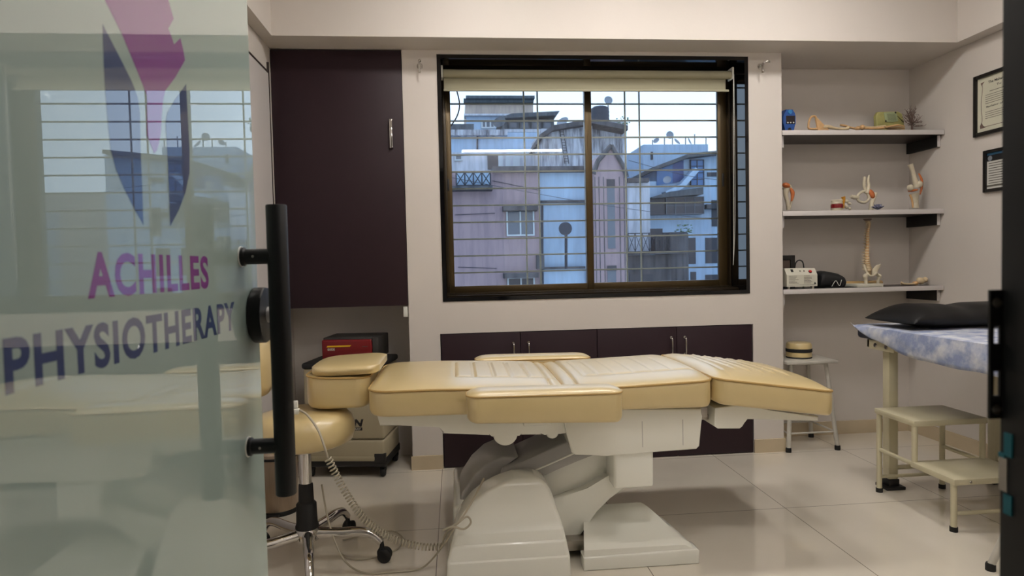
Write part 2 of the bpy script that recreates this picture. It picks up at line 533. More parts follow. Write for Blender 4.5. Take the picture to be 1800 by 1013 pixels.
# ------------------------------------------------------------------ window
w = struct('window_1', loc=(0.83, 0.2, 0.951))
rv = MB()
t = 0.022
rv.box(WX1, WX2, -0.004, 0.40, WZ2 - t, WZ2); rv.box(WX1, WX2, -0.004, 0.40, WZ1, WZ1 + t)
rv.box(WX1, WX1 + t, -0.004, 0.40, WZ1 + t, WZ2 - t); rv.box(WX2 - t, WX2, -0.004, 0.40, WZ1 + t, WZ2 - t)
obj('reveal_lining', rv, 'granite', w, False)
fr = MB()
fx0, fx1, fz0, fz1 = WX1 + t, WX2 - t, WZ1 + t, WZ2 - t
WY = 0.195
fr.box(fx0, fx0 + 0.018, WY, WY + 0.07, fz0, fz1, 0.002); fr.box(fx1 - 0.010, fx1, WY, WY + 0.07, fz0, fz1, 0.002)
fr.box(fx0, fx1, WY - 0.10, WY + 0.07, fz0, fz0 + 0.007, 0.001); fr.box(fx0, fx1, WY - 0.003, WY + 0.07, fz0, fz0 + 0.018, 0.002); fr.box(fx0, fx1, WY, WY + 0.07, fz1 - 0.025, fz1, 0.002)
for y in (WY - 0.085, WY - 0.055, WY - 0.025): fr.box(fx0, fx1, y, y + 0.004, fz0 + 0.006, fz0 + 0.013)
obj('outer_frame', fr, 'bronzedark', w)
def sash(x0, x1, y0, y1, sl, sr):
    s = MB()
    z0, z1 = fz0 + 0.014, fz1 - 0.02
    s.box(x0, x0 + sl, y0, y1, z0, z1, 0.003); s.box(x1 - sr, x1, y0, y1, z0, z1, 0.003)
    s.box(x0 + sl, x1 - sr, y0, y1, z0, z0 + 0.043, 0.003); s.box(x0 + sl, x1 - sr, y0, y1, z1 - 0.045, z1, 0.003)
    so = obj('sash', s, 'bronze', w)
    ym = (y0 + y1) / 2
    obj('pane', MB().box(x0 + sl - 0.004, x1 - sr + 0.004, ym - 0.002, ym + 0.002, z0 + 0.039, z1 - 0.041), 'glass', so, False)
    return so
s1 = sash(-0.047, 0.845, WY + 0.005, WY + 0.031, 0.046, 0.042)
s2 = sash(0.806, 1.703, WY + 0.036, WY + 0.062, 0.040, 0.058)
obj('sash_lock', MB().box(-0.030, -0.018, WY, WY + 0.006, 1.597, 1.668, 0.002), 'trolleydark', s1)
obj('sash_lock', MB().box(1.668, 1.682, WY + 0.031, WY + 0.037, 1.61, 1.69, 0.002), 'trolleydark', s2)

gr = thing('window_grille', 'beige steel security bars across the outside of the window', 'grille', (0.83, 0.32, 1.0))
for k in range(13):
    z = 1.0055 + 0.103 * k
    obj('horizontal_bar', MB().box(WX1 + 0.022, WX2 - 0.022, 0.3155, 0.3245, z - 0.0045, z + 0.0045, 0.001), 'grille', gr)
for x in (0.450, 0.535, 1.086, 1.178):
    obj('vertical_bar', MB().cyl((x, 0.328, WZ1 + 0.022), (x, 0.328, WZ2 - 0.022), 0.0055, n=10), 'grille', gr)

bl = thing('roller_blind', 'olive cream roller blind rolled up at the top of the window', 'blind', (0.81, 0.05, 2.3))
obj('roll', MB().cyl((-0.036, 0.06, 2.243), (1.652, 0.06, 2.243), 0.0235, n=28), 'blind', bl)
obj('fabric', MB().box(-0.034, 1.625, 0.066, 0.070, 2.150, 2.243, 0.0008), 'blind', bl)
obj('bottom_bar', MB().box(-0.036, 1.645, 0.062, 0.074, 2.147, 2.160, 0.003), 'blind', bl)
for x in (-0.043, 1.656):
    obj('end_bracket', MB().box(x - 0.005, x + 0.005, 0.03, 0.095, 2.215, 2.282, 0.002), 'whiteplastic', bl)
ch = MB()
ca = spline([(1.657, 0.03, 2.24), (1.652, 0.028, 1.9), (1.650, 0.028, 1.55), (1.648, 0.028, 1.25), (1.644, 0.028, 1.12)], 10)
cb = spline([(1.662, 0.034, 2.24), (1.661, 0.03, 1.9), (1.660, 0.03, 1.55), (1.656, 0.03, 1.3), (1.644, 0.028, 1.12)], 10)
ch.tube(ca, 0.0014, 6); ch.tube(cb, 0.0014, 6)
obj('pull_chain', ch, 'whiteplastic', bl)

# ================================================================== FITTED CUPBOARDS
def bow_handle(name, x, y, z0, z1, parent, r=0.005, out=0.03, m='chrome'):
    pts = [(x, y, z1), (x, y - out * 0.8, z1 - 0.004), (x, y - out, z1 - 0.02), (x, y - out, z0 + 0.02), (x, y - out * 0.8, z0 + 0.004), (x, y, z0)]
    mb = MB().tube(spline(pts, 6), r, 10)
    mb.lathe([(0.0005, 0), (r * 1.7, 0), (r * 1.7, 0.004), (0.0005, 0.004)], (x, y, z0), 12, Matrix.Rotation(PI / 2, 3, 'X'))
    mb.lathe([(0.0005, 0), (r * 1.7, 0), (r * 1.7, 0.004), (0.0005, 0.004)], (x, y, z1), 12, Matrix.Rotation(PI / 2, 3, 'X'))
    return obj(name, mb, m, parent)
wc = thing('wall_cabinet', 'tall dark maroon wall cabinet with one door left of the window', 'cabinet', (-0.617, 0.15, 0.937))
obj('carcass', MB().box(XL + 0.002, PLx - 0.003, 0.012, YB, 0.937, BZ - 0.008), 'maroon', wc, False)
dr = obj('door', MB().box(XL + 0.003, PLx - 0.003, -0.008, 0.011, 0.9368, BZ - 0.007, 0.0015), 'maroon', wc)
hd = MB()
hd.box(-0.338, -0.322, -0.034, -0.026, 1.818, 1.962, 0.003); hd.box(-0.338, -0.322, -0.030, -0.008, 1.954, 1.970, 0.002); hd.box(-0.338, -0.322, -0.030, -0.008, 1.810, 1.826, 0.002)
obj('handle', hd, 'chrome', dr)
sb = tag(obj('wall_bracket', MB().box(-0.292, -0.268, -0.006, 0.03, 0.872, 0.930, 0.002), 'whiteplastic'), 'small white block under the right corner of the maroon wall cabinet', 'bracket')

seams = [CX1 + 0.004, 0.365, 0.811, 1.285, CX2 - 0.004]
for u in (0, 1):
    a, b = seams[2 * u], seams[2 * u + 2]
    bc = thing('base_cabinet', ['dark maroon two-door cupboard under the left half of the window', 'dark maroon two-door cupboard under the right half of the window'][u], 'cabinet', ((a + b) / 2, 0.15, 0), 'built-in cupboards under the window')
    obj('carcass', MB().box(a, b, 0.022, YB - 0.002, 0.002, CZ - 0.003), 'maroon', bc, False)
    for k in (0, 1):
        x0, x1 = seams[2 * u + k], seams[2 * u + k + 1]
        d = obj('door', MB().box(x0 + 0.0018, x1 - 0.0018, 0.001, 0.020, 0.004, CZ - 0.004, 0.0012), 'maroon', bc)
        hx = [0.325, 0.411, 1.250, 1.332][2 * u + k]
        bow_handle('handle', hx, 0.001, 0.605, 0.705, d, 0.0045, 0.026)

# curtain rod hooks
def hook(x, z, mir, label):
    mb = MB()
    mb.lathe([(0.0005, 0), (0.017, 0), (0.017, 0.006), (0.0005, 0.007)], (x, 0, z), 16, Matrix.Rotation(PI / 2, 3, 'X'))
    o = obj('curtain_hook', mb, 'chrome'); tag(o, label, 'hook', 'curtain hooks beside the window')
    arm = MB().tube(spline([(x, -0.005, z), (x, -0.045, z + 0.006), (x + 0.018 * mir, -0.060, z + 0.014), (x + 0.03 * mir, -0.05, z + 0.012)], 6), 0.0075, 8)
    obj('arm', arm, 'chrome', o)
    obj('screw_pin', MB().tube(spline([(x - 0.004 * mir, -0.045, z), (x - 0.006 * mir, -0.046, z - 0.02), (x - 0.005 * mir, -0.045, z - 0.05)], 5), [0.006] * 10 + [0.008], 8), 'chrome', o)
hook(-0.163, 2.265, 0.1, 'chrome curtain rod hook on the wall strip left of the window')
hook(1.805, 2.275, 1, 'chrome curtain rod hook on the wall strip right of the window')

# ================================================================== SHELVES
shz = [1.905, 1.430, 0.967]
names_ = ['topmost white-edged wall shelf with the blue device and arm bones', 'middle white-edged wall shelf with joint models', 'lowest white-edged wall shelf with the spine model']
for z, lb in zip(shz, names_):
    s = thing('wall_shelf', lb, 'shelf', (2.44, 0.15, z - 0.026), 'white-edged wall shelves in the right alcove')
    obj('board', MB().box(PRx + 0.003, 2.957, 0.004, YB - 0.002, z - 0.026, z), 'shelfdark', s, False)
    obj('edge_band', MB().box(PRx + 0.003, 2.957, -0.001, 0.0035, z - 0.027, z + 0.001, 0.0008), 'shelfwhite', s)
    bz = z - 0.026
    for x0, x1 in ((PRx + 0.012, PRx + 0.028), (2.940, 2.957)):
        b = obj('side_batten', MB().box(x0, x1, 0.034, YB - 0.002, bz - 0.068, bz - 0.0005), 'trolleydark', s, False)
        obj('edge_strip', MB().box(x0 - 0.001, x1, 0.030, 0.0338, bz - 0.069, bz - 0.0005), 'shelfwhite', b, False)

# ================================================================== LAMPS
def panel_lamp(x, y, sx, sy, label, strength, name='ceiling_light', rgb=(255, 249, 243)):
    lm = mat('lamp diffuser', rgb, 0.5, emit=strength)
    t = thing(name, label, 'light', (x, y, CE))
    obj('housing', MB().box(x - sx / 2 - 0.012, x + sx / 2 + 0.012, y - sy / 2 - 0.012, y + sy / 2 + 0.012, CE - 0.02, CE, 0.003), 'lampbody', t)
    obj('diffuser', MB().box(x - sx / 2, x + sx / 2, y - sy / 2, y + sy / 2, CE - 0.026, CE - 0.021, 0.001), lm, t)
    return t
for x, lb in ((0.15, 'square ceiling lamp above the head end of the treatment bed'), (1.00, 'square ceiling lamp above the middle of the treatment bed'), (1.85, 'square ceiling lamp above the foot end of the treatment bed')):
    panel_lamp(x, -0.95, 0.22, 0.22, lb, 64)
panel_lamp(1.92, -2.56, 0.17, 0.17, 'square ceiling lamp by the doorway, right of the bed', 92)
panel_lamp(0.45, -2.30, 0.20, 0.20, 'square ceiling lamp between the doorway and the bed', 92)
tl_ = thing('tube_light', 'long tube lamp on the wall above the doorway', 'light', (0.67, -3.08, 2.42))
obj('housing', MB().box(0.09, 1.25, -3.079, -3.05, 2.405, 2.445, 0.004), 'lampbody', tl_)
obj('tube', MB().cyl((0.114, -3.035, 2.42), (1.23, -3.035, 2.42), 0.015, n=16), mat('tube lamp glow', (255, 252, 248), 0.5, emit=20), tl_)

# ================================================================== TREATMENT BED
def lerp(a, b, t): return a + (b - a) * t
def cushion(x0, x1, ya, yb, zb, zs, crown, rL=0.05, rR=0.05, groove=None, dx=0.008, ny=64, bulge=0.006, rb=0.02, cl=0.10, edge_pow=3.0, end_crown=None):
    """upholstered block: x0..x1 long, near edge ya, far edge yb (numbers or functions of x); zb, zs functions of x (bottom, seam height)"""
    f = lambda v: (v if callable(v) else (lambda x, v=v: v))
    ya, yb, zb, zs = f(ya), f(yb), f(zb), f(zs)
    n = max(6, int((x1 - x0) / dx))
    xs = [x0 + (x1 - x0) * (0.5 - 0.5 * math.cos(PI * i / n) if False else i / n) for i in range(n + 1)]
    extra = []
    for r, s, e in ((rL, x0, 1), (rR, x1, -1)):
        if r > 0:
            for q in (0.004, 0.02, 0.05, 0.1, 0.2, 0.35, 0.55, 0.8): extra.append(s + e * r * q)
    xs = sorted(set([round(v, 5) for v in xs + extra if x0 <= v <= x1]))
    rings, near, far = [], [], []
    for x in xs:
        c = (ya(x) + yb(x)) / 2; w0 = (yb(x) - ya(x)) / 2
        ins = 0.0
        dl, dr_ = x - x0, x1 - x
        if dl < rL: ins = max(ins, rL - math.sqrt(max(0, rL * rL - (rL - dl) ** 2)))
        if dr_ < rR: ins = max(ins, rR - math.sqrt(max(0, rR * rR - (rR - dr_) ** 2)))
        w = w0 - ins
        q = min(1, min(dl, dr_) / cl)
        h = crown * max(0.0, 1 - (1 - q) ** 3.0) ** 0.6
        b, s = zb(x), zs(x)
        # underside rises a little at the ends
        qe = min(1, min(dl, dr_) / 0.03)
        b2 = b + rb * (1 - math.sqrt(max(0, 1 - (1 - qe) ** 2)))
        bg = bulge * min(1, qe)
        ring = []
        # near side from bottom to seam
        for k in range(5):
            a = PI / 2 * k / 4
            ring.append((x, c - w + rb * (1 - math.sin(a)), b2 + rb * (1 - math.cos(a))))
        for k in range(1, 6):
            t = k / 5
            zz = lerp(b2 + rb, s, t)
            ring.append((x, c - w - bg * math.sin(PI * t), zz))
        near.append((x, c - w - 0.001, s))
        for k in range(1, ny):
            u = -math.cos(PI * k / ny) * 0.35 + (2 * k / ny - 1) * 0.65
            y = c + w * u
            z = s + h * (1 - abs(u) ** edge_pow) ** 0.7
            if groove: z += groove(x, y, c) * min(1, (1 - abs(u)) * 30)
            ring.append((x, y, z))
        far.append((x, c + w + 0.001, s))
        for k in range(5, -1, -1):
            t = k / 5
            zz = lerp(b2 + rb, s, t)
            ring.append((x, c + w + bg * math.sin(PI * t), zz))
        for k in range(3, -1, -1):
            a = PI / 2 * k / 4
            ring.append((x, c + w - rb * (1 - math.sin(a)), b2 + rb * (1 - math.cos(a))))
        rings.append(ring)
    return MB().loft(rings), near + list(reversed(far))
YN, YF, YC = -1.29, -0.62, -0.955
bed = thing('treatment_bed', 'cream padded electric treatment bed on a white moulded base', 'bed', (0.43, YC, 0))

def gz(v, s): return math.exp(-(v / s) ** 2)
bx_ = [at(px, 642, -0.95).x for px in (799, 831, 864, 892, 921)]
def g_back(x, y, c):
    a = y - c
    v = 0.0
    inner = 1 / (1 + math.exp((abs(a) - 0.185) * 300))
    if x > bx_[0] - 0.05:
        for xi in bx_: v -= 0.0075 * gz(x - xi, 0.006) * inner
        lx = 1 / (1 + math.exp(-(x - bx_[0]) * 300))
        v -= 0.005 * gz(abs(a) - 0.19, 0.006) * lx
    for xi, d in ((0.352, 0.012),): v -= d * gz(x - xi, 0.007)
    return v
zs_main = lambda x: 0.703 - 0.022 * max(0, (x + 0.1) / 0.5) ** 1.4 if x < 0.40 else 0.681 + 0.016 * ((x - 0.40) / 0.57) ** 1.2
zb_main = lambda x: 0.609 - 0.017 * (x + 0.33) / 1.3
mb, seam = cushion(-0.328, 0.400, YN, YF, zb_main, zs_main, 0.028, 0.085, 0.012, g_back, dx=0.006)
c1 = obj('back_cushion', mb, 'cream', bed, angle=60)
obj('piping', MB().tube(seam, 0.0044, 8, True), 'piping', c1)
sx_ = [at(px, 640, -0.95).x for px in (1010, 1033, 1062, 1092, 1124, 1155, 1187)]
def g_seat(x, y, c):
    a = y - c
    v = 0.0
    inner = 1 / (1 + math.exp((abs(a) - 0.185) * 300))
    for i, xi in enumerate(sx_): v -= (0.006 if i == 0 else 0.0035) * gz(x - xi, 0.006) * inner
    lx = 1 / (1 + math.exp(-(x - sx_[0]) * 300))
    v -= 0.005 * gz(abs(a) - 0.19, 0.006) * lx
    for xi, d in ((0.450, 0.012),): v -= d * gz(x - xi, 0.007)
    return v
mb, seam = cushion(0.402, 0.970, YN, YF, zb_main, zs_main, 0.030, 0.012, 0.06, g_seat, dx=0.006, cl=0.09)
c2 = obj('seat_cushion', mb, 'cream', bed, angle=60)
obj('piping', MB().tube(seam, 0.0044, 8, True), 'piping', c2)
lx_ = [1.10, 1.155, 1.21, 1.265, 1.32]
def g_leg(x, y, c):
    a = y - c
    inner = 1 / (1 + math.exp((abs(a) - 0.19) * 300))
    return sum(0.006 * gz(x - xi - 0.10 * (c - y), 0.006) * inner for xi in lx_) - 0.006 * gz(x - 1.045, 0.007) * (1 if abs(a) < 0.22 else 0.2)
zs_leg = lambda x: 0.702 - 0.070 * ((x - 0.972) / 0.483)
zb_leg = lambda x: 0.604 - 0.070 * ((x - 0.972) / 0.483)
mb, seam = cushion(0.974, 1.455, YN, YF, zb_leg, zs_leg, 0.034, 0.05, 0.05, g_leg, dx=0.006, cl=0.09)
c3 = obj('leg_cushion', mb, 'cream', bed, angle=60)
obj('piping', MB().tube(seam, 0.0044, 8, True), 'piping', c3)
# head block: rounded at the left end, two tiers
mb, seam = cushion(-0.588, -0.338, -1.145, -0.765, lambda x: 0.615, lambda x: 0.738 - 0.03 * (x + 0.588), 0.006, 0.10, 0.06, None, dx=0.008, ny=40)
c4 = obj('head_cushion', mb, 'cream', bed, angle=60)
obj('piping', MB().tube(seam, 0.0036, 8, True), 'piping', c4)
mb, seam = cushion(-0.570, -0.300, -1.135, -0.775, lambda x: 0.739 + 0.02 * (x + 0.57), lambda x: 0.766 + 0.035 * (x + 0.57), 0.016, 0.10, 0.055, None, dx=0.008, ny=40, bulge=0.008, rb=0.008)
obj('head_pad', mb, 'cream', bed, angle=60)
# arm rests
for nm, ya, yb, xa, xb in (('near', -1.432, -1.302, 0.030, 0.582), ('far', -0.608, -0.478, 0.088, 0.645)):
    mb, seam = cushion(xa, xb, ya, yb, lambda x: 0.606 - 0.02 * (x - xa) / 0.55, lambda x: 0.699 - 0.006 * (x - xa) / 0.55, 0.020, 0.045, 0.045, None, dx=0.01, ny=28, rb=0.018)
    a = obj('armrest', mb, 'cream', bed, angle=60)
    obj('piping', MB().tube(seam, 0.0032, 8, True), 'piping', a)
    yc = (ya + yb) / 2
    obj('armrest_bracket', MB().box(xa + 0.2, xa + 0.3, min(yc, YC), max(yc, YC) , 0.575, 0.594, 0.004), 'bedplastic', bed)
# moulded under-tray
def xzprism(pts, y0, y1, bev=0.006): return MB().prism(pts, y0, y1, 'xz', bev)
def arc(cx, cz, r, a0, a1, n=10): return [(cx + r * math.cos(a0 + (a1 - a0) * k / n), cz + r * math.sin(a0 + (a1 - a0) * k / n)) for k in range(n + 1)]
tray = [(-0.302, 0.600), (-0.292, 0.562), (-0.07, 0.553), (-0.058, 0.522), (0.115, 0.507)] + arc(0.176, 0.512, 0.048, PI, 2 * PI, 12) + [(0.235, 0.503), (0.312, 0.500)] + arc(0.356, 0.508, 0.026, PI, 2 * PI, 8) + [(0.42, 0.500), (0.90, 0.560), (0.90, 0.590), (0.42, 0.592)]
obj('under_tray', xzprism(tray, -1.215, -0.695), 'bedplastic', bed)
hs = [(0.400, 0.548), (0.408, 0.50), (0.425, 0.432), (0.440, 0.421), (0.56, 0.413), (0.915, 0.420), (0.928, 0.432), (0.938, 0.55), (0.938, 0.578), (0.60, 0.588), (0.40, 0.588)]
ho = obj('seat_housing', xzprism(hs, -1.235, -0.675, 0.008), 'bedplastic', bed)
for x in (0.70, 0.86): obj('panel_line', MB().box(x, x + 0.002, -1.2362, -1.2345, 0.44, 0.54), 'greyplastic', ho, False)
obj('motor_cover', MB().box(0.590, 0.748, -1.225, -0.76, 0.277, 0.424, 0.012, 3), 'bedplastic', bed)
# lower lift arm and grey cover
la = MB().prism([(0.150, 0.290), (0.17, 0.345), (0.255, 0.372), (0.445, 0.452), (0.60, 0.452), (0.60, 0.40), (0.47, 0.362), (0.20, 0.255)], -1.12, -0.86, 'xz', 0.008)
obj('lift_cover', la, 'greyplastic', bed)
cpt = obj('cover_rim', MB().tube([(0.192, -1.122, 0.300), (0.30, -1.122, 0.334), (0.47, -1.122, 0.400)], 0.004, 6), 'bedplastic', bed)
la2 = [(0.25, 0.28), (0.33, 0.352), (0.47, 0.385), (0.60, 0.40), (0.662, 0.40), (0.668, 0.362), (0.652, 0.325), (0.60, 0.285), (0.56, 0.262), (0.505, 0.205), (0.46, 0.13), (0.435, 0.03), (0.30, 0.03), (0.25, 0.10)]
obj('lift_arm', MB().prism(la2, -1.10, -0.84, 'xz', 0.012), 'bedplastic', bed)
lb2 = [(0.36, 0.22), (0.42, 0.235), (0.50, 0.258), (0.60, 0.30), (0.668, 0.352), (0.668, 0.258), (0.59, 0.212), (0.53, 0.17), (0.47, 0.09), (0.44, 0.03), (0.33, 0.03)]
obj('lift_arm', MB().prism(lb2, -1.145, -1.10, 'xz', 0.01), 'bedplastic', bed)
# grey hood behind the hump
hood = [(-0.036, 0.04), (-0.025, 0.16), (0.01, 0.25), (0.055, 0.315), (0.11, 0.362), (0.17, 0.385), (0.235, 0.378), (0.19, 0.352), (0.17, 0.34), (0.172, 0.24), (0.23, 0.10), (0.23, 0.04)]
obj('lift_hood', MB().prism(hood, -1.09, -0.80, 'xz', 0.012), 'greyplastic', bed)
# front hump: profile swept with rounded edges and slight steps near the floor
def hump():
    lv = [(0.0, -0.060, 0.402), (0.076, -0.0535, 0.398), (0.14, -0.036, 0.386), (0.20, -0.018, 0.372), (0.24, 0.008, 0.358), (0.28, 0.045, 0.346), (0.31, 0.085, 0.335), (0.33, 0.125, 0.322), (0.345, 0.165, 0.305), (0.352, 0.20, 0.282)]
    def interp(z):
        for p, q in zip(lv[:-1], lv[1:]):
            if z <= q[0]: t = (z - p[0]) / (q[0] - p[0]); return lerp(p[1], q[1], t), lerp(p[2], q[2], t)
        return lv[-1][1:]
    front = [(0.0, -1.322), (0.060, -1.3215), (0.070, -1.320), (0.074, -1.312), (0.122, -1.3105), (0.126, -1.3095), (0.130, -1.302), (0.165, -1.300), (0.169, -1.299), (0.173, -1.294), (0.20, -1.292), (0.22, -1.291), (0.24, -1.290), (0.26, -1.289), (0.28, -1.2885), (0.30, -1.287), (0.315, -1.285), (0.33, -1.282), (0.34, -1.277), (0.347, -1.270), (0.352, -1.255)]
    rings = []
    for z, fy in front:
        a, b = interp(z)
        rd = 0.018
        ring = []
        for (cx, cy, a0) in ((a + rd, fy + rd, PI), (b - rd, fy + rd, 1.5 * PI), (b - rd, -1.165, 0.0), (a + rd, -1.165, 0.5 * PI)):
            for k in range(6):
                an = a0 + PI / 2 * k / 5
                ring.append((cx + rd * math.cos(an), cy + rd * math.sin(an), z))
        rings.append(ring)
    return MB().loft(rings)
hp = obj('base_hump', hump(), 'bedplastic', bed, angle=50)
obj('rear_base', MB().box(-0.03, 0.36, -1.16, -0.66, 0.012, 0.22, 0.02, 3), 'bedplastic', bed)
obj('base_bar', MB().box(0.30, 0.52, -1.20, -0.76, 0.035, 0.075, 0.004), 'steel', bed)
obj('base_gap', MB().box(0.36, 0.50, -1.13, -0.80, 0.075, 0.10, 0.002), 'trolleydark', bed)
# ramped foot plate
def plate():
    rings = []
    n = 16
    for i in range(n + 1):
        t = i / n
        y = lerp(-1.288, -1.045, t)
        xl = lerp(0.455, 0.505, t)
        xr = 0.765 + 0.112 * (1 - t) ** 0.75
        zt_l = lerp(0.088, 0.150, t)
        ring = [(xl, y, 0.004)]
        m = 14
        for k in range(m + 1):
            u = k / m
            x = lerp(xl, xr, u)
            z = lerp(zt_l, 0.086 + 0.066 * t, u) - 0.012 * math.sin(PI * u) * math.sin(PI * min(1, t * 1.1))
            if u > 0.9: z -= 0.02 * ((u - 0.9) / 0.1) ** 2
            if i == 0: z -= 0.012
            ring.append((x, y, z))
        ring.append((xr + 0.006, y, 0.052)); ring.append((xr + 0.004, y, 0.004))
        rings.append(ring)
    return MB().loft(rings)
fp = obj('foot_plate', plate(), 'bedplastic', bed, angle=35)
obj('plate_lip', MB().prism([(0.452, 0.0), (0.897, 0.0), (0.899, 0.05), (0.890, 0.058), (0.452, 0.050)], -1.296, -1.225, 'xz', 0.006), 'bedplastic', fp)
# leg rest bracket and slide rail
obj('leg_bracket', MB().prism([(0.996, 0.575), (0.994, 0.503), (1.008, 0.493), (1.096, 0.489), (1.108, 0.497), (1.125, 0.530), (1.42, 0.504), (1.42, 0.524), (1.20, 0.556), (1.12, 0.585)], -1.22, -0.72, 'xz', 0.004), 'bedplastic', bed)
for a in ((0.92, 1.02, -1.16, -1.12, 0.515, 0.535), (0.92, 1.02, -0.79, -0.75, 0.515, 0.535), (0.92, 0.975, -1.20, -1.17, 0.535, 0.575)): obj('slide_rail', MB().box(*a, 0.002), 'steel', bed)
# ---- coiled control cord and its thin supply cable
cc = thing('coiled_cord', 'beige coiled cord hanging from the stool seat to the bed base', 'cord', (-0.45, -1.15, 0.0))
lead = spline([(-0.583, -1.205, 0.632), (-0.545, -1.25, 0.622), (-0.500, -1.290, 0.575), (-0.476, -1.31, 0.52), (-0.465, -1.31, 0.478)], 10)
obj('lead', MB().tube(lead, 0.0042, 8), 'cord', cc)
path = spline([(-0.465, -1.31, 0.478), (-0.415, -1.30, 0.36), (-0.345, -1.28, 0.235), (-0.255, -1.25, 0.15), (-0.155, -1.23, 0.105), (-0.075, -1.22, 0.095)], 40)
L = [0.0]
for a, b in zip(path[:-1], path[1:]): L.append(L[-1] + (b - a).length)
hel = []
turns = 46
S = 620
j = 0
for i in range(S + 1):
    d = L[-1] * i / S
    while j < len(L) - 2 and L[j + 1] < d: j += 1
    p = path[j].lerp(path[j + 1], (d - L[j]) / max(1e-9, L[j + 1] - L[j]))
    t = (path[min(j + 1, len(path) - 1)] - path[j]).normalized()
    a = t.cross(Vector((0, 1, 0))).normalized(); b = t.cross(a)
    th = 2 * PI * turns * i / S
    hel.append(p + (a * math.cos(th) + b * math.sin(th)) * 0.012)
obj('coil', MB().tube(hel, 0.0028, 6), 'cord', cc)
obj('plug', MB().box(-0.640, -0.583, -1.222, -1.196, 0.618, 0.640, 0.006).box(-0.618, -0.588, -1.215, -1.200, 0.640, 0.668, 0.003), 'whiteplastic', cc)
kn = spline([(-0.075, -1.22, 0.095), (-0.055, -1.25, 0.16), (-0.02, -1.335, 0.22), (0.02, -1.325, 0.245), (0.035, -1.33, 0.225), (0.01, -1.335, 0.205), (-0.03, -1.335, 0.215), (-0.065, -1.32, 0.20), (-0.02, -1.33, 0.222), (0.015, -1.318, 0.255), (0.05, -1.29, 0.30), (0.09, -1.22, 0.345)], 12)
obj('tail', MB().tube(kn, 0.0038, 8), 'cord', cc)
sc_ = spline([(-0.545, -1.055, 0.30), (-0.515, -1.09, 0.16), (-0.45, -1.17, 0.05), (-0.37, -1.205, 0.006), (-0.27, -1.215, 0.006), (-0.17, -1.21, 0.007), (-0.12, -1.22, 0.04), (-0.06, -1.29, 0.14), (-0.02, -1.33, 0.215)], 14)
obj('supply_cable', MB().tube(sc_, 0.0036, 8), 'cord', cc)
lp = spline([(-0.50, -0.90, 0.006), (-0.40, -0.86, 0.006), (-0.30, -0.84, 0.006), (-0.245, -0.93, 0.006), (-0.27, -1.03, 0.006), (-0.36, -1.09, 0.006), (-0.44, -1.08, 0.006), (-0.49, -1.02, 0.006)], 12)
tag(obj('floor_cable', MB().tube(lp, 0.003, 8), 'cord'), 'thin beige cable curled in a loop on the floor under the wheeled stool', 'cable')

# ================================================================== WHEELED STOOL
sx0, sy0 = -0.598, -1.09
st = thing('wheeled_stool', 'cream round wheeled stool with a chrome five-arm base', 'stool', (sx0, sy0, 0))
seat = [(0.0005, 0.475), (0.10, 0.475), (0.16, 0.478), (0.184, 0.490), (0.193, 0.515), (0.193, 0.545), (0.185, 0.573), (0.165, 0.594), (0.13, 0.603), (0.08, 0.606), (0.0005, 0.607)]
obj('seat', MB().lathe(seat, (sx0, sy0, 0), 48), 'cream', st, angle=60)
obj('gas_column', MB().lathe([(0.0005, 0.29), (0.024, 0.29), (0.024, 0.475), (0.0005, 0.475)], (sx0, sy0, 0), 24), 'chrome', st)
obj('seat_plate', MB().box(sx0 - 0.08, sx0 + 0.09, sy0 - 0.08, sy0 + 0.08, 0.462, 0.476, 0.003), 'trolleydark', st)
obj('column_cover', MB().lathe([(0.0005, 0.145), (0.044, 0.145), (0.044, 0.155), (0.040, 0.165), (0.038, 0.24), (0.034, 0.245), (0.029, 0.25), (0.027, 0.315), (0.024, 0.322), (0.0005, 0.322)], (sx0, sy0, 0), 28), 'rubber', st)
obj('hub', MB().lathe([(0.0005, 0.092), (0.030, 0.092), (0.046, 0.10), (0.048, 0.140), (0.044, 0.146), (0.0005, 0.146)], (sx0, sy0, 0), 28), 'chrome', st)
for k in range(5):
    a = math.radians(-4 + 72 * k)
    dx_, dy_ = math.cos(a), math.sin(a)
    P = lambda r, z: (sx0 + dx_ * r, sy0 + dy_ * r, z)
    lg = obj('base_arm', MB().tube(spline([P(0.03, 0.124), P(0.12, 0.120), P(0.20, 0.122), P(0.25, 0.110), P(0.285, 0.078)], 8), [0.022 - 0.007 * i / 32 for i in range(33)], 14), 'chrome', st)
    cs = MB()
    perp = Vector((-dy_, dx_, 0))
    c = Vector(P(0.298, 0.027))
    for s in (-1, 1):
        m = Matrix.Rotation(a, 3, 'Z') @ Matrix.Rotation(PI / 2, 3, 'X')
        cs.lathe([(0.0005, -0.009), (0.020, -0.009), (0.027, -0.004), (0.027, 0.004), (0.020, 0.009), (0.0005, 0.009)], c + perp * 0.013 * s, 20, m)
    cs.lathe([(0.0005, 0.020), (0.020, 0.030), (0.020, 0.042), (0.010, 0.058), (0.006, 0.085), (0.0005, 0.085)], Vector(P(0.288, 0.0)), 16)
    obj('caster', cs, 'rubber', lg)
# back pad on its own stem
bk = MB().lathe([(0.0005, -0.028), (0.07, -0.028), (0.105, -0.02), (0.118, 0.0), (0.112, 0.018), (0.08, 0.028), (0.0005, 0.030)], (-0.765, -1.05, 0.775), 36, Matrix.Rotation(PI / 2, 3, 'Y') @ Matrix.Rotation(0.12, 3, 'X'))
obj('back_pad', bk, 'cream', st, angle=60)
obj('back_stem', MB().tube(spline([(sx0 - 0.05, sy0, 0.468), (sx0 - 0.20, sy0 + 0.02, 0.468), (-0.815, -1.05, 0.50), (-0.800, -1.05, 0.66), (-0.785, -1.05, 0.775)], 8), 0.011, 10), 'chrome', st)

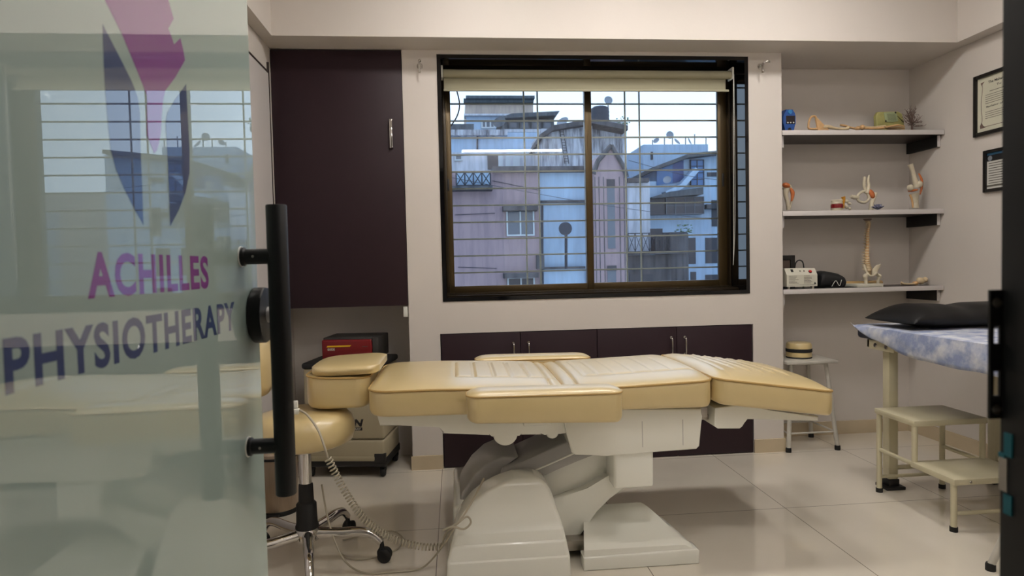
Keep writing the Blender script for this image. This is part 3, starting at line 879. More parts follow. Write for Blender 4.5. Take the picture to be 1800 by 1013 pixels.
# ================================================================== PEDAL BIN
bn = thing('pedal_bin', 'brown steel pedal bin behind the wheeled stool', 'bin', (-0.875, -0.50, 0))
bc_ = (-0.872, -0.50, 0)
obj('body', MB().lathe([(0.0005, 0.012), (0.093, 0.012), (0.095, 0.018), (0.095, 0.268), (0.0005, 0.268)], bc_, 40), 'binsteel', bn)
obj('base_ring', MB().lathe([(0.0005, 0.0), (0.099, 0.0), (0.099, 0.016), (0.094, 0.022), (0.0005, 0.022)], bc_, 40), 'rubber', bn)
obj('rim', MB().lathe([(0.0005, 0.262), (0.098, 0.262), (0.098, 0.274), (0.0005, 0.274)], bc_, 40), 'rubber', bn)
obj('lid', MB().lathe([(0.0005, 0.274), (0.096, 0.274), (0.094, 0.288), (0.07, 0.306), (0.03, 0.315), (0.0005, 0.316)], bc_, 40), 'binsteel', bn)
obj('pedal', MB().box(-0.90, -0.84, -0.625, -0.59, 0.006, 0.014, 0.003), 'rubber', bn)

# ================================================================== BATTERY TROLLEY + INVERTER
TR = math.radians(-9)
TO = Vector((-0.60, 0.085, 0))
tr = thing('battery_trolley', 'beige battery trolley on black casters in the left alcove', 'trolley', TO)
tr.rotation_euler.z = TR
def tl(name, mb, m, parent=tr, **k): return obj(name, mb, m, parent, local=True, **k)
hw, hd_ = 0.222, 0.165
body = MB().box(-hw, hw, -hd_, hd_, 0.213, 0.606, 0.014, 3)
bo = tl('upper_body', body, 'trolley')
tl('lower_body', MB().box(-hw, hw, -hd_ + 0.001, hd_, 0.085, 0.210, 0.014, 3), 'trolley')
tl('lower_trim', MB().box(-hw + 0.005, hw - 0.045, -hd_ - 0.001, -hd_ + 0.02, 0.098, 0.118, 0.003), 'trolley')
tl('base', MB().box(-hw - 0.004, hw + 0.004, -hd_ + 0.004, hd_ + 0.004, 0.056, 0.108, 0.012, 3).box(hw - 0.06, hw + 0.003, -hd_ - 0.002, -hd_ + 0.03, 0.085, 0.135, 0.006), 'trolleydark')
tl('lid', MB().box(-hw - 0.006, hw + 0.006, -hd_ - 0.006, hd_ + 0.006, 0.604, 0.637, 0.012, 3), 'trolleydark')
for sx in (-1, 1):
    for sy in (-1, 1):
        c = Vector((sx * (hw - 0.02), sy * (hd_ - 0.03), 0.024))
        m_ = MB().lathe([(0.0005, -0.013), (0.020, -0.013), (0.024, -0.008), (0.024, 0.008), (0.020, 0.013), (0.0005, 0.013)], c, 20, Matrix.Rotation(PI / 2, 3, 'Y'))
        m_.box(c.x - 0.017, c.x + 0.017, c.y - 0.008, c.y + 0.02, 0.03, 0.058, 0.004)
        tl('caster', m_, 'rubber')
def fronttext(body, x0, z0, wd, ht, m, **k):
    mb = text_mb(body, wd, ht, 'xz', (x0, -hd_ - 0.0004, z0), depth=0.0008, **k)
    return mb
tl('lettering', text_mb('ION', 0.124, 0.042, 'xz', (-0.014, -hd_ - 0.0006, 0.284), depth=0.0005, bold=0.05, shear=0.25), 'inkblack', bo, smooth=False)
tl('letter_plate', MB().box(0.038, 0.102, -hd_ - 0.0012, -hd_ + 0.001, 0.263, 0.280), 'inkblack', bo, smooth=False)
tl('lettering', text_mb('LAXY', 0.046, 0.010, 'xz', (0.050, -hd_ - 0.0014, 0.2665), depth=0.0004, bold=0.03, shear=0.2), 'boxwhite', bo, smooth=False)

inv = thing('power_inverter', 'red fronted charcoal inverter box on top of the trolley', 'inverter', (-0.585, 0.11, 0.637))
inv.rotation_euler.z = math.radians(-7)
def il(name, mb, m, parent=inv, **k): return obj(name, mb, m, parent, local=True, **k)
il('case', MB().box(-0.150, 0.165, -0.095, 0.14, 0.006, 0.128, 0.005), 'inverterbody')
fpn = il('front_panel', MB().box(-0.152, 0.130, -0.118, -0.0945, 0.004, 0.117, 0.008, 3), 'inverterred')
il('side_cheek', MB().box(0.132, 0.166, -0.114, -0.0945, 0.004, 0.127, 0.004), 'inverterbody')
il('stripe', MB().prism([(-0.125, 0.076), (0.006, 0.078), (0.016, 0.087), (-0.118, 0.085)], -0.1192, -0.1175, 'xz'), 'yellow', fpn, smooth=False)
il('lettering', text_mb('EXIDE', 0.040, 0.0125, 'xz', (-0.118, -0.1182, 0.058), bold=0.03), 'boxwhite', fpn, smooth=False)
il('lettering', MB().box(0.075, 0.108, -0.1190, -0.1178, 0.076, 0.0785), 'ink', fpn, smooth=False)
for x in (-0.13, 0.14):
    for y in (-0.08, 0.12): il('foot', MB().cyl((x, y, 0), (x, y, 0.007), 0.009, n=12), 'rubber')

# ================================================================== METAL STOOL + NECK ROLL
def metal_stool(name, label, top, c0, foot, th):
    """top = (x0,x1,y0,y1), foot offset outward, th = top height"""
    x0, x1, y0, y1 = top
    t = thing(name, label, 'stool', ((x0 + x1) / 2, (y0 + y1) / 2, 0))
    obj('seat', MB().box(x0, x1, y0, y1, th - 0.018, th, 0.004), c0, t)
    i = 0.05
    for ya in (y0 + i, y1 - i - 0.015): obj('apron', MB().box(x0 + i, x1 - i, ya, ya + 0.015, th - 0.032, th - 0.018, 0.002), c0, t)
    tops = {}
    for sx in (0, 1):
        for sy in (0, 1):
            tx, ty = (x0 + i if sx == 0 else x1 - i), (y0 + i if sy == 0 else y1 - i)
            fx, fy = tx + (foot if sx else -foot), ty + (foot if sy else -foot)
            l = obj('leg', MB().cyl((fx, fy, 0.016), (tx, ty, th - 0.018), 0.0125, n=14), c0, t)
            obj('rubber_foot', MB().lathe([(0.0005, 0), (0.0165, 0), (0.0165, 0.022), (0.014, 0.028), (0.0005, 0.028)], (fx, fy, 0), 16), 'rubber', l)
            f = 0.80
            tops[(sx, sy)] = Vector((lerp(tx, fx, f), lerp(ty, fy, f), lerp(th, 0.0, f)))
    for a, b in (((0, 0), (1, 0)), ((0, 1), (1, 1)), ((0, 0), (0, 1)), ((1, 0), (1, 1))):
        obj('stretcher', MB().cyl(tops[a], tops[b], 0.0055, n=10), c0, t)
    return t
metal_stool('metal_stool', 'worn white square metal stool under the shelves', (1.945, 2.262, -0.03, 0.262), 'stoolmetal', 0.045, 0.540)
metal_stool('metal_stool', 'metal stool with a black-tipped leg in front of the step stool, by the door jamb', (1.98, 2.28, -1.845, -1.551), 'stoolmetal', 0.115, 0.54)
nr = thing('neck_roll', 'round cream cushion with a black band on the worn white metal stool', 'cushion', (2.10, 0.12, 0.540))
rl = 0.074
obj('cushion', MB().lathe([(0.0005, 0.003), (0.06, 0.003), (rl, 0.010), (rl, 0.036), (rl - 0.004, 0.040), (rl - 0.004, 0.056), (rl, 0.060), (rl, 0.080), (rl - 0.006, 0.092), (0.055, 0.097), (0.0005, 0.098)], (2.10, 0.12, 0.540), 40), 'cream', nr)
obj('band', MB().lathe([(rl - 0.005, 0.038), (rl + 0.002, 0.039), (rl + 0.002, 0.057), (rl - 0.005, 0.058)], (2.10, 0.12, 0.540), 40), 'fabricblack', nr)
obj('base_piping', MB().lathe([(0.04, 0.0), (rl - 0.001, 0.0), (rl + 0.0015, 0.004), (rl - 0.001, 0.008)], (2.10, 0.12, 0.540), 40), 'rubber', nr)

# ================================================================== EXAMINATION COUCH, PILLOW, STEPS
cx0, cx1, cy0, cy1 = 2.065, 2.745, -2.30, -0.51
ch_ = thing('examination_couch', 'cream steel examination couch with a navy mattress along the right wall', 'couch', ((cx0 + cx1) / 2, (cy0 + cy1) / 2, 0))
fr = MB()
fr.box(cx0 + 0.012, cx0 + 0.042, cy0 + 0.02, cy1 - 0.05, 0.695, 0.735, 0.003); fr.box(cx1 - 0.042, cx1 - 0.012, cy0 + 0.02, cy1 - 0.05, 0.695, 0.735, 0.003)
fr.box(cx0 + 0.012, cx1 - 0.012, cy1 - 0.08, cy1 - 0.05, 0.695, 0.735, 0.003); fr.box(cx0 + 0.012, cx1 - 0.012, cy0 + 0.02, cy0 + 0.05, 0.695, 0.735, 0.003)
obj('frame', fr, 'creammetal', ch_)
cp = obj('corner_plate', MB().box(cx0 + 0.004, cx0 + 0.011, -0.765, -0.585, 0.690, 0.735, 0.003), 'creammetal', ch_)
for y in (-0.635, -0.715): obj('bolt', MB().lathe([(0.0005, 0), (0.011, 0), (0.009, 0.005), (0.0005, 0.006)], (cx0 + 0.004, y, 0.712), 12, Matrix.Rotation(-PI / 2, 3, 'Y')), 'steel', cp)
for x in (cx0 + 0.045, cx1 - 0.07):
    for y in (-0.655, cy0 + 0.12):
        l = obj('leg', MB().box(x, x + 0.048, y - 0.024, y + 0.024, 0.012, 0.697, 0.004), 'creammetal', ch_)
        obj('foot_plate', MB().box(x - 0.025, x + 0.073, y - 0.045, y + 0.045, 0, 0.016, 0.003).box(x - 0.004, x + 0.052, y - 0.028, y + 0.028, 0.014, 0.05, 0.003), 'trolleydark', l)
obj('cross_bar', MB().cyl((cx0 + 0.07, -0.655, 0.10), (cx1 - 0.046, -0.655, 0.10), 0.011, n=12).cyl((cx1 - 0.046, -0.655, 0.12), (cx1 - 0.046, cy0 + 0.12, 0.12), 0.011, n=12), 'creammetal', ch_)
mt = MB().box(cx0 - 0.012, cx1 + 0.005, cy0, cy1, 0.737, 0.796, 0.018, 4)
obj('mattress', mt, 'mattress', ch_)
# paper sheet: top + hanging left edge + flared corner
def sheet():
    bm = MB()
    rows = []
    ny_ = 60
    yA, yB_ = cy1 + 0.006, cy0 + 0.1
    rnd = random.Random(3)
    for i in range(ny_ + 1):
        t = i / ny_
        y = lerp(yA, yB_, t)
        row = []
        drop = 0.016 + 0.096 * min(1, (t / 0.26)) ** 0.75 + 0.012 * t + 0.003 * math.sin(t * 37)
        flare = 0.022 * math.exp(-t * 14)
        def wob(a): return 0.0016 * math.sin(19 * t * 3 + a * 7) + rnd.uniform(-0.0008, 0.0008)
        for k in range(8):
            u = k / 7
            z = 0.800 - drop * (1 - u) + (0.030 * math.exp(-t * 20) * (1 - u))
            row.append((cx0 - 0.017 - flare * (1 - u) - 0.004 * math.sin(PI * u) + wob(u), y, z))
        row.append((cx0 - 0.008, y, 0.803))
        for k in range(1, 13):
            u = k / 12
            row.append((lerp(cx0, cx1 + 0.004, u), y, 0.8015 + 0.002 * math.sin(u * 17 + t * 31) * math.sin(t * 40) + wob(u) * 0.5 + 0.002))
        rows.append(row)
    bm.loft(rows, closed=False, cap=False)
    return bm
sh = obj('paper_sheet', sheet(), 'sheet'); 
sol = sh.modifiers.new('thick', 'SOLIDIFY'); sol.thickness = 0.0008; sol.offset = 1
tag(sh, 'crinkled blue-white paper sheet draped over the examination couch', 'sheet')
# pillow
def pillow():
    rings = []
    N = 28
    X0, X1 = 2.075, 2.80
    for i in range(N + 1):
        t = i / N
        x = lerp(X0, X1, t)
        e = min(1.0, (1 - abs(2 * t - 1)) * 2.3)
        prof = math.sin(PI / 2 * e) ** 0.75
        thk = 0.008 + 0.064 * prof * (1 - 0.12 * math.exp(-((t - 0.45) / 0.08) ** 2))
        w = 0.165 - 0.012 * math.sin(PI * t) + 0.01 * (1 - e)
        zc = 0.806 + 0.030 * (1 - e) + thk * 0.62
        ring = []
        m = 24
        for k in range(m):
            a = 2 * PI * k / m
            cs, sn = math.cos(a), math.sin(a)
            yy = w * math.copysign(abs(cs) ** 0.75, cs)
            zz = thk * (0.95 if sn > 0 else 0.60) * math.copysign(abs(sn) ** 0.9, sn) * (1 - 0.25 * abs(cs) ** 3)
            ring.append((x, -0.72 + yy, zc + zz))
        rings.append(ring)
    return MB().loft(rings)
tag(obj('pillow', pillow(), 'black', angle=70), 'black leatherette pillow on the far end of the examination couch', 'pillow')

stp = thing('step_stool', 'cream metal two-step stool pushed against the examination couch', 'step stool', (2.2, -0.93, 0))
SX0, SX1 = 2.028, 2.385
obj('upper_tread', MB().box(SX0, SX1, -0.955, -0.685, 0.385, 0.411, 0.004), 'creammetal', stp)
obj('lower_tread', MB().box(SX0, SX1 + 0.01, -1.185, -0.930, 0.198, 0.224, 0.004), 'creammetal', stp)
for x in (SX0 + 0.014, SX1 - 0.014):
    for y, zt_ in ((-0.702, 0.386), (-0.940, 0.386), (-1.165, 0.199)):
        zb0 = 0.0 if y != -0.940 else 0.20
        l = obj('leg', MB().cyl((x, y, max(zb0, 0.012)), (x, y, zt_), 0.0125, n=14), 'creammetal', stp)
        if zb0 == 0: obj('rubber_foot', MB().lathe([(0.0005, 0), (0.0155, 0), (0.0155, 0.02), (0.0005, 0.024)], (x, y, 0), 16), 'rubber', l)
    obj('side_rail', MB().cyl((x, -0.702, 0.211), (x, -0.94, 0.211), 0.0095, n=12), 'creammetal', stp)
for y in (-1.165, -0.702): obj('stretcher', MB().cyl((SX0 + 0.014, y, 0.075), (SX1 - 0.014, y, 0.075), 0.0085, n=12), 'creammetal', stp)
for x in (2.27, 2.10): obj('screw', MB().lathe([(0.0005, 0), (0.005, 0), (0.004, 0.003), (0.0005, 0.003)], (x, -1.1852, 0.211), 10, Matrix.Rotation(PI / 2, 3, 'X')), 'steel', stp)

# ================================================================== CERTIFICATES
def frame_on_wall(name, label, y0, y1, z0, z1, border, kind):
    x = XR
    t = thing(name, label, 'certificate', (x, (y0 + y1) / 2, z0))
    f = MB()
    f.box(x - 0.02, x - 0.001, y0, y0 + border, z0, z1, 0.002); f.box(x - 0.02, x - 0.001, y1 - border, y1, z0, z1, 0.002)
    f.box(x - 0.02, x - 0.001, y0 + border, y1 - border, z0, z0 + border, 0.002); f.box(x - 0.02, x - 0.001, y0 + border, y1 - border, z1 - border, z1, 0.002)
    obj('frame', f, 'frameblack', t)
    sheet_ = obj('paper', MB().box(x - 0.008, x - 0.002, y0 + border, y1 - border, z0 + border, z1 - border), 'paper' if kind == 1 else 'paperwhite', t, False)
    return t, sheet_
# facing into the room (towards -X): text reads along -Y
t1, p1 = frame_on_wall('framed_certificate', 'larger framed cream certificate high on the right wall', -0.66, -0.229, 1.812, 2.150, 0.020, 1)
yL = -0.249 - 0.035
def line(y_off, z, ln, h=0.004): return MB().box(XR - 0.0088, XR - 0.0079, yL - y_off - ln, yL - y_off, z, z + h)
obj('lettering', text_mb('The Maharashtra', 0.15, 0.014, '-yz', (XR - 0.0082, yL - 0.035, 2.090), bold=0.02), 'inkblack', p1, False)
obj('lettering', text_mb('The', 0.03, 0.011, '-yz', (XR - 0.0082, yL - 0.09, 2.066)), 'inkblack', p1, False)
obj('lettering', text_mb('Bachelor of Physiotherapy', 0.24, 0.013, '-yz', (XR - 0.0082, yL - 0.024, 1.957), bold=0.015), 'inkblack', p1, False)
ml = MB()
rl_ = random.Random(5)
for z in (2.045,):
    ml.box(XR - 0.0088, XR - 0.0079, yL - 0.25, yL - 0.045, z, z + 0.003)
for k in range(5): ml.box(XR - 0.0088, XR - 0.0079, yL - 0.30 + rl_.uniform(0, .06), yL - 0.018, 2.028 - 0.0115 * k, 2.0305 - 0.0115 * k)
for k in range(4): ml.box(XR - 0.0088, XR - 0.0079, yL - 0.28 + rl_.uniform(0, .09), yL - 0.018, 1.935 - 0.0115 * k, 1.9375 - 0.0115 * k)
obj('text_lines', ml, 'ink', p1, False)
bo_ = MB()
bo_.tube(spline([(XR - 0.0084, yL + 0.012, 2.10), (XR - 0.0084, yL + 0.002, 2.075), (XR - 0.0084, yL + 0.010, 1.99), (XR - 0.0084, yL + 0.004, 1.90), (XR - 0.0084, yL + 0.010, 1.862), (XR - 0.0084, yL - 0.03, 1.858), (XR - 0.0084, yL - 0.33, 1.858)], 8), 0.0014, 6)
bo_.prism([(yL + 0.014, 2.105), (yL - 0.012, 2.107), (yL + 0.0, 2.098), (yL + 0.006, 2.085)], XR - 0.0088, XR - 0.0079, 'yz')
bo_.prism([(yL + 0.016, 1.852), (yL - 0.022, 1.854), (yL - 0.004, 1.866), (yL + 0.008, 1.886), (yL + 0.018, 1.868)], XR - 0.0088, XR - 0.0079, 'yz')
obj('ornament_border', bo_, 'twig', p1)
t2, p2 = frame_on_wall('framed_poster', 'smaller black framed poster below the cream certificate', -0.62, -0.297, 1.494, 1.724, 0.017, 2)
obj('title_band', MB().box(XR - 0.0088, XR - 0.0079, -0.603, -0.314, 1.662, 1.695), 'inkblack', p2, False)
obj('blue_band', MB().box(XR - 0.0090, XR - 0.0079, -0.603, -0.314, 1.695, 1.707), 'posterblue', p2, False)
obj('seal', MB().lathe([(0.0005, 0), (0.014, 0), (0.014, 0.001), (0.0005, 0.0012)], (XR - 0.0088, -0.335, 1.678), 20, Matrix.Rotation(-PI / 2, 3, 'Y')), 'dish', p2)
ml = MB()
for k in range(9): ml.box(XR - 0.0088, XR - 0.0079, -0.59 + rl_.uniform(0, .05), -0.325, 1.648 - 0.0135 * k, 1.652 - 0.0135 * k)
ml.box(XR - 0.0088, XR - 0.0079, -0.603, -0.314, 1.522, 1.532)
obj('text_lines', ml, 'ink', p2, False)

# ================================================================== FROSTED GLASS DOOR
GX = -0.344
gd = struct('door_1', loc=(GX, -3.14, 0.0))
gd['label'] = 'frosted pale green glass door with clinic logo, open on the left'
gl = obj('glass_panel', MB().box(GX - 0.012, GX, -3.165, -2.441, 0.012, 2.15, 0.0015), 'doorglass', gd, False)
def film_poly(pts, m, name):
    q = []
    for px, py in pts:
        p = atx(px, py, GX); q.append((p.y, p.z))
    return obj(name, MB().prism(q, GX - 0.0002, GX + 0.00015, 'yz'), m, gl, False)
film_poly([(150, -70), (260, -70), (296, 0), (305, 33), (296, 50), (306, 78), (317, 67), (322, 88), (325, 106), (308, 136), (290, 160), (286, 180), (282, 240), (276, 264), (271, 270), (264, 252), (258, 238), (258, 168), (253, 155), (240, 122), (215, 62), (184, 0)], 'purple', 'logo_purple')
film_poly([(180, 42), (182, 110), (184, 150), (190, 222), (194, 262), (203, 296), (217, 330), (236, 368), (252, 396), (250, 330), (247, 262), (246, 200), (242, 170), (231, 142), (212, 104)], 'navy', 'logo_navy')
film_poly([(327, 148), (329, 190), (333, 262), (333, 304), (326, 338), (314, 370), (299, 398), (297, 340), (294, 270), (291, 215), (294, 198), (303, 182), (314, 166)], 'navy', 'logo_navy')
obj('lettering', text_mb('ACHILLES', 0.294, 0.0455, 'yz', (GX, -2.955, 1.1265), 0.00015, bold=0.032, space=1.12), 'purple', gl, False)
obj('lettering', text_mb('PHYSIOTHERAPY', 0.508, 0.0445, 'yz', (GX, -3.070, 1.0585), 0.00015, bold=0.032, space=1.12), 'navy', gl, False)
PX, PY = GX + 0.058, -2.522
ph = obj('pull_handle', MB().lathe([(0.0005, 0.7805), (0.0155, 0.7805), (0.0165, 0.782), (0.0165, 1.2545), (0.0155, 1.256), (0.0005, 1.256)], (PX, PY, 0), 32), 'blackmetal', gd)
ry = Matrix.Rotation(PI / 2, 3, 'Y')
for z in (1.173, 0.862):
    obj('standoff', MB().lathe([(0.0005, 0.0005), (0.0150, 0.0005), (0.0150, 0.006), (0.0125, 0.008), (0.0125, 0.050), (0.0005, 0.050)], (GX, PY, z), 24, ry), 'blackmetal', ph)
    obj('washer', MB().lathe([(0.012, -0.0002), (0.0168, -0.0002), (0.0168, 0.0016), (0.012, 0.0016)], (GX, PY, z), 24, ry), 'whiteplastic', ph)
    obj('grub_screw', MB().lathe([(0.0005, 0), (0.0022, 0), (0.0018, 0.0006), (0.0005, 0.0003)], (GX + 0.022, PY - 0.0127, z), 10, Matrix.Rotation(PI / 2, 3, 'X')), 'steel', ph)
# D-shaped lock with thumb turn
dpts = [(-2.432, 1.030), (-2.432, 1.118)] + [(-2.470 - 0.040 * math.sin(a), 1.074 + 0.0475 * math.cos(a)) for a in [PI * k / 18 for k in range(0, 19)]]
lk = obj('lock_case', MB().prism(dpts, GX + 0.001, GX + 0.022, 'yz', 0.003), 'blackmetal', gd)
obj('lock_case', MB().prism(dpts, GX - 0.030, GX - 0.0135, 'yz', 0.003), 'blackmetal', gd)
obj('thumb_turn', MB().lathe([(0.0005, 0.02), (0.0135, 0.02), (0.0135, 0.036), (0.012, 0.038), (0.0005, 0.038)], (GX, -2.462, 1.074), 24, ry), 'greyplastic', lk)

# ================================================================== THINGS ON THE SHELVES
Z1, Z2, Z3 = shz
def bone(path, rads, n=12): return MB().tube(spline(path, 8), [lerp(rads[min(int(i / 8), len(rads) - 1)], rads[min(int(i / 8) + 1, len(rads) - 1)], (i % 8) / 8) for i in range((len(path) - 1) * 8 + 1)], n)
# -- blue device
bd = thing('blue_device', 'blue handheld device with a dark screen standing on the top shelf', 'device', (1.985, 0.09, Z1))
x0 = at(1376.5, 210, 0.06).x + 0.002
yb_, yf_ = 0.125, 0.06
bodyp = [(x0 + 0.010, Z1), (x0 + 0.010, Z1 + 0.035), (x0 - 0.002, Z1 + 0.050), (x0 - 0.002, Z1 + 0.098), (x0 + 0.010, Z1 + 0.114), (x0 + 0.017, Z1 + 0.138), (x0 + 0.062, Z1 + 0.138), (x0 + 0.068, Z1 + 0.114), (x0 + 0.078, Z1 + 0.100), (x0 + 0.078, Z1 + 0.050), (x0 + 0.066, Z1 + 0.035), (x0 + 0.066, Z1)]
bo = obj('body', MB().prism(bodyp, yf_, yb_, 'xz', 0.004), 'blue', bd)
obj('screen', MB().box(x0 + 0.017, x0 + 0.072, yf_ - 0.003, yf_ + 0.004, Z1 + 0.050, Z1 + 0.100, 0.003), 'screen', bd)
for k in range(3): obj('button', MB().ball((x0 + 0.026 + 0.018 * k, yf_ - 0.003, Z1 + 0.058), (0.005, 0.0025, 0.004), 10), 'whiteplastic', bd)
sn = obj('sensor_ring', MB().lathe([(0.005, 0), (0.0135, 0), (0.0125, 0.004), (0.006, 0.004)], (x0 + 0.041, yf_, Z1 + 0.123), 24, Matrix.Rotation(PI / 2, 3, 'X')), 'bluelight', bd)
obj('sensor_lens', MB().lathe([(0.0005, 0.001), (0.0055, 0.001), (0.0005, 0.003)], (x0 + 0.041, yf_, Z1 + 0.123), 16, Matrix.Rotation(PI / 2, 3, 'X')), 'inkblack', bd)
obj('handle_slot', MB().prism([(x0 + 0.027, Z1 + 0.001), (x0 + 0.028, Z1 + 0.022), (x0 + 0.034, Z1 + 0.029), (x0 + 0.044, Z1 + 0.029), (x0 + 0.049, Z1 + 0.022), (x0 + 0.051, Z1 + 0.001)], yf_ - 0.001, yf_ + 0.003, 'xz'), 'inkblack', bd)
# -- arm skeleton lying along the shelf
def s1(px, py, Y=0.10):
    p = at(px, py, Y); return (p.x, p.y, max(p.z, Z1 + 0.004))
am = thing('arm_skeleton', 'ivory arm skeleton model lying along the top shelf', 'anatomical model', (2.35, 0.10, Z1))
sc1 = MB().tube(spline([s1(1421, 225), s1(1422, 214), s1(1426, 206), s1(1433, 205), s1(1437, 213), s1(1446, 221), s1(1437, 226), s1(1428, 227), s1(1421, 226)], 8), 0.0065, 10)
obj('scapula', sc1, 'bonetan', am)
obj('scapula_blade', MB().prism([(s1(1434, 214)[0], s1(1434, 214)[2]), (s1(1432, 204)[0], s1(1432, 204)[2]), (s1(1448, 221)[0], s1(1448, 221)[2]), (s1(1462, 227)[0], Z1 + 0.004), (s1(1437, 227)[0], Z1 + 0.004)], 0.09, 0.105, 'xz', 0.003), 'bonetan', am)
obj('humerus', bone([s1(1446, 224), s1(1455, 223), s1(1470, 226), s1(1484, 227), s1(1491, 225)], [0.013, 0.012, 0.008, 0.008, 0.012]), 'bone', am)
obj('collar_bone', bone([s1(1477, 220, 0.13), s1(1485, 221, 0.13), s1(1494, 224, 0.13), s1(1502, 226, 0.13)], [0.006, 0.007, 0.006, 0.007]), 'bonetan', am)
obj('elbow', MB().ball(s1(1508, 226), (0.018, 0.016, 0.014)).ball(s1(1516, 224), (0.014, 0.014, 0.016)), 'bonetan', am)
obj('radius', bone([s1(1508, 226), s1(1522, 226), s1(1540, 226), s1(1553, 225)], [0.008, 0.006, 0.006, 0.009]), 'bonetan', am)
obj('ulna', bone([s1(1512, 222, 0.12), s1(1528, 224, 0.12), s1(1545, 223, 0.12), s1(1556, 222, 0.12)], [0.008, 0.006, 0.006, 0.008]), 'bone', am)
for k in range(5):
    y0 = 221 + k * 1.4
    obj('finger_bones', bone([s1(1556, 224, 0.08 + 0.014 * k), s1(1566, y0 + 1, 0.07 + 0.018 * k), s1(1578, y0 - 1 + k * 0.8, 0.062 + 0.022 * k), s1(1590, y0 + 1 + k * 0.6, 0.06 + 0.022 * k)], [0.007, 0.006, 0.0055, 0.004], 8), 'bone' if k % 2 else 'bonetan', am)
# -- scroll plaque
pq = thing('scroll_plaque', 'yellow-green book shaped plaque with a pale scroll leaning on the alcove wall', 'plaque', (2.60, 0.22, Z1))
def s1b(px, py, Y): p = at(px, py, Y); return (p.x, p.z)
pts = [s1b(1541, 222, 0.2), s1b(1539, 204, 0.2), s1b(1543, 197, 0.2), s1b(1550, 197, 0.2), s1b(1578, 196, 0.2), s1b(1585, 200, 0.2), s1b(1589, 214, 0.2), s1b(1588, 229, 0.2), s1b(1541, 229, 0.2)]
obj('tablet', MB().prism(pts, 0.195, 0.225, 'xz', 0.006), 'plaque', pq)
obj('scroll', MB().prism([s1b(1557, 214, 0.19), s1b(1554, 198, 0.19), s1b(1571, 197, 0.19), s1b(1577, 201, 0.19), s1b(1579, 213, 0.19), s1b(1568, 215, 0.19)], 0.190, 0.197, 'xz', 0.001), 'parchment', pq)
ln = MB()
for k in range(6):
    a = s1b(1559 + k * 0.4, 201 + 2 * k, 0.19); b = s1b(1573 + k * 0.5, 200.6 + 2 * k, 0.19)
    ln.box(a[0], b[0], 0.1885, 0.1902, a[1] - 0.0008, a[1] + 0.0008)
obj('text_lines', ln, 'ink', pq, False)
obj('quill', MB().tube([(s1b(1577, 204, 0.19)[0], 0.188, s1b(1577, 204, 0.19)[1]), (s1b(1588, 215, 0.19)[0], 0.188, s1b(1588, 215, 0.19)[1])], [0.001, 0.0025], 6), 'inkblack', pq)
for p in ((1557, 213), (1574, 198)): obj('corner_rosette', MB().ball((s1b(*p, 0.19)[0], 0.189, s1b(*p, 0.19)[1]), (0.006, 0.003, 0.006), 8), 'trolleydark', pq)
# -- wire tree
rt = random.Random(11)
tb_ = at(1603, 228, 0.13)
wt = thing('wire_tree', 'small brown wire tree ornament at the right end of the top shelf', 'ornament', (tb_.x, 0.13, Z1))
obj('trunk', MB().tube(spline([(tb_.x, 0.13, Z1), (tb_.x + 0.001, 0.13, Z1 + 0.03), (tb_.x - 0.002, 0.128, Z1 + 0.055), (tb_.x, 0.13, Z1 + 0.075)], 5), [0.008 - 0.0003 * i for i in range(16)], 8), 'twig', wt)
obj('stand', MB().lathe([(0.0005, 0), (0.022, 0), (0.018, 0.006), (0.0005, 0.007)], (tb_.x, 0.13, Z1), 18), 'trolleydark', wt)
br = MB(); bd_ = MB()
for k in range(64):
    a = rt.uniform(0, 2 * PI); el = rt.uniform(-0.25, 1.45); ln_ = rt.uniform(0.06, 0.105)
    base = Vector((tb_.x, 0.13, Z1 + rt.uniform(0.05, 0.078)))
    tip = base + Vector((math.cos(a) * math.cos(el) * 0.70, math.sin(a) * math.cos(el) * 0.7, math.sin(el))) * ln_
    mid = base.lerp(tip, 0.5) + Vector((rt.uniform(-1, 1), rt.uniform(-1, 1), rt.uniform(-1, 1))) * 0.008
    br.tube(spline([base, mid, tip], 3), [0.0014] * 4 + [0.0010] * 3, 5)
    for j in range(3):
        d = Vector((rt.uniform(-1, 1), rt.uniform(-1, 1), rt.uniform(-0.4, 1))) * 0.014
        br.tube([mid.lerp(tip, 0.4 + 0.3 * j), mid.lerp(tip, 0.4 + 0.3 * j) + d], 0.0010, 4)
obj('wire_crown', br, 'twig', wt)['kind'] = 'stuff'

# -- middle shelf
def s2(px, py, Y=0.11): p = at(px, py, Y); return (p.x, p.y, max(p.z, Z2 + 0.001))
sj = thing('shoulder_model', 'shoulder joint model with orange muscle at the left end of the middle shelf', 'anatomical model', (1.97, 0.11, Z2))
obj('humerus', bone([s2(1386, 369), s2(1384, 355), s2(1381, 342), s2(1383, 331)], [0.012, 0.011, 0.014, 0.020]), 'bonepale', sj)
obj('scapula', bone([s2(1377, 333), s2(1386, 326), s2(1390, 331), s2(1394, 342), s2(1391, 356), s2(1388, 368)], [0.008, 0.010, 0.008, 0.008, 0.006, 0.006]), 'bonepale', sj)
obj('upper_muscle', MB().ball(s2(1382, 326, 0.10), (0.024, 0.02, 0.016), 16, Matrix.Rotation(0.3, 3, 'Y')), 'muscle', sj)
obj('side_muscle', bone([s2(1389, 331, 0.10), s2(1393, 338, 0.10), s2(1393, 346, 0.10), s2(1391, 354, 0.10)], [0.007, 0.012, 0.010, 0.004]), 'muscle', sj)
obj('stand', MB().cyl((s2(1384, 369)[0], 0.11, Z2), (s2(1384, 369)[0], 0.11, Z2 + 0.006), 0.026), 'bonepale', sj)
vd = thing('disc_model', 'spinal disc model with a red disc between two white vertebrae', 'anatomical model', (2.30, 0.11, Z2))
vc = s2(1471, 369)
vx = vc[0]
